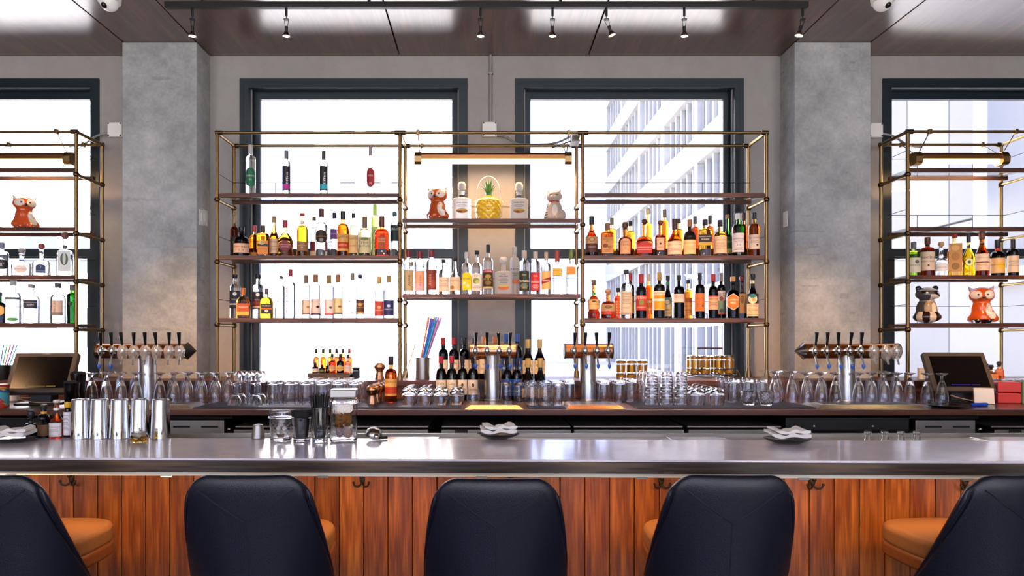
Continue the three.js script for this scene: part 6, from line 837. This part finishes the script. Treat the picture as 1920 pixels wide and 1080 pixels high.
{ const j = thing('jigger', 'small brushed steel cup upside down on the bar', 'jigger', bar(484, 822)), h = S(26, 822); mesh('cup', revolve([[0, h - 0.002], [0.018, h], [0.021, h - 0.002], [0.029, 0.002], [0.029, 0], [0.027, 0], [0.018, h - 0.006], [0, h - 0.008]], 32), M.brushed, j); mesh('rim', new THREE.TorusGeometry(0.0285, 0.0012, 6, 36).rotateX(Math.PI / 2).translate(0, 0.0015, 0), M.steel, j);
  const s = thing('bar_strainer', 'steel strainer lying with its black clip on the bar', 'strainer', bar(701, 823), 0.5); mesh('cup', revolve([[0, 0.03], [0.02, 0.028], [0.033, 0.016], [0.037, 0], [0.035, 0], [0.03, 0.016], [0, 0.026]], 30).rotateX(0.5).translate(0, 0.018, 0), M.steel, s); mesh('knob', ball(0.014, 0.0, 0.014, 0.034, 16), M.chrome, s); mesh('clip', rbox(0.045, 0.012, 0.016, 0.004, 0.026, 0.008, 0.036), M.black, s); }
// tumblers of garnish, picks and straws
function cutJar(px, yb, wpx, top, lab) { const h = S(yb - top, yb), r = S(wpx, yb) / 2, t = thing('cut_glass', lab, 'glass', bar(px, yb)); mesh('glass', revolve(shell(upto(h, 20, (q) => r * (0.86 + 0.14 * q)), 0.003, 0.01), 48, (a, y) => 1 + (y < h * 0.55 ? 0.03 * Math.cos(5 * a + y * 90) * Math.cos(5 * a - y * 90) : 0)), M.glassware, t); return [t, h, r]; }
{ const [t, h, r] = cutJar(527, 826, 44, 770, 'cut glass of clear ice-like garnish beside the jigger'); mesh('collar', new THREE.TorusGeometry(r * 1.02, 0.003, 8, 40).rotateX(Math.PI / 2).translate(0, h * 0.78, 0), M.glassware, t); for (let i = 0; i < 12; i++) mesh('garnish_piece', rbox(0.016, 0.016, 0.016, 0.003).rotateY(i).rotateX(i * 2).translate((rr(-1, 1)) * r * 0.45, 0.022 + (i % 5) * 0.015, rr(-1, 1) * r * 0.45), i % 5 ? M.frost : M.tanDark, t); }
{ const [t, h, r] = cutJar(566, 827, 36, 782, 'cut glass packed with short black napkins'); mesh('napkin_roll', revolve([[0, 0.012], [r * 0.6, 0.012], [r * 0.8, h], [r * 1.06, h + 0.004], [r * 1.1, h + 0.03], [r * 0.6, h + 0.033], [0, h + 0.03]], 26, (a) => 1 + 0.04 * Math.sin(11 * a)), M.blackMatt, t); }
{ const [t, h, r] = cutJar(600, 828, 34, 762, 'tall cut glass full of black cocktail straws'); for (let i = 0; i < 34; i++) { const a = i * 2.4, q = Math.sqrt((i + 0.5) / 34), s = mesh('black_straw', rod(V(Math.cos(a) * q * r * 0.5, 0.012, Math.sin(a) * q * r * 0.5), V(Math.cos(a) * q * r * 1.12, h + 0.05 + 0.006 * Math.sin(i * 5), Math.sin(a) * q * r * 1.12), 0.0028, 8), M.black, t); } }
{ // square citrus jar
  const p = bar(645, 826), t = thing('citrus_jar', 'square glass jar of dried citrus slices with steel lid', 'jar', p, 0.12), w = S(50, 826), h = S(82, 826);
  mesh('glass', revolve([[0, 0], [w * 0.46, 0, 6], [w * 0.5, 0.006, 6], [w * 0.5, h - 0.02, 6], [w * 0.46, h - 0.006, 6], [w * 0.44, h, 5], [w * 0.41, h, 5], [w * 0.43, h - 0.02, 6], [w * 0.46, h - 0.03, 6], [w * 0.46, 0.014, 6], [w * 0.42, 0.009, 6], [0, 0.009]], 48), M.glassware, t); mesh('lid', rbox(w * 0.96, 0.034, w * 0.96, 0.005, 0, h + 0.016, 0), M.brushed, t);
  const rind = std({ color: col('#8a5a14'), roughness: 0.6 }), flesh = phy({ color: col('#b8741c'), roughness: 0.5, transmission: 0.3, thickness: 0 });
  const ring = new THREE.TorusGeometry(0.021, 0.0032, 8, 26), disc = new THREE.CylinderGeometry(0.02, 0.02, 0.003, 24).rotateX(Math.PI / 2);
  for (let i = 0; i < 30; i++) { const s = new THREE.Group(); s.name = 'citrus_slice'; s.position.set(rr(-1, 1) * w * 0.2, 0.034 + (i % 10) * 0.0105 + 0.004 * rnd(), rr(-1, 1) * w * 0.2); s.rotation.set(rr(-1.2, 1.2), rr(-1, 1), rr(-1, 1)); t.add(s); mesh('rind', ring, rind, s); mesh('flesh', disc, flesh, s); } }
{ // four clear bottle necks in the bartender's rail beyond the bar
  for (const [i, px] of [1627, 1659, 1689, 1719].entries()) { const d = 3.24, t = thing('soda_bottle', ['first', 'second', 'third', 'fourth'][i] + ' clear open bottle neck along the drainboard from the second napkin dish', 'bottle', [X(px, d), 1.0125, -d]); mesh('neck_glass', revolve([[0, 0.0], [0.017, 0], [0.016, 0.02], [0.0135, 0.036], [0.0165, 0.039], [0.0165, 0.047], [0.014, 0.051], [0.011, 0.051], [0.011, 0.01], [0, 0.008]], 24), M.glassware, t); mesh('lip_ring', new THREE.TorusGeometry(0.0145, 0.0025, 8, 24).rotateX(Math.PI / 2).translate(0, 0.05, 0), M.glassware, t); } }
for (const [c, x, y, z] of plates) { const k = cell(drawLabel({ bg: '#141210', t: [['Perlick', 0.5, 0.5, '#d8cdb0', 'serif']] })); mesh('maker_name', flatLabel(0.07, y - 0.012, y + 0.012, z + 0.0005, k).translate(x, 0, 0), labelMat, c); }
sheetTex.needsUpdate = true;
scene.traverse((o) => { if (o.isMesh) { o.castShadow = true; o.receiveShadow = true; } if (o.isLight && o.shadow) o.castShadow = true; });
renderer.render(scene, camera);
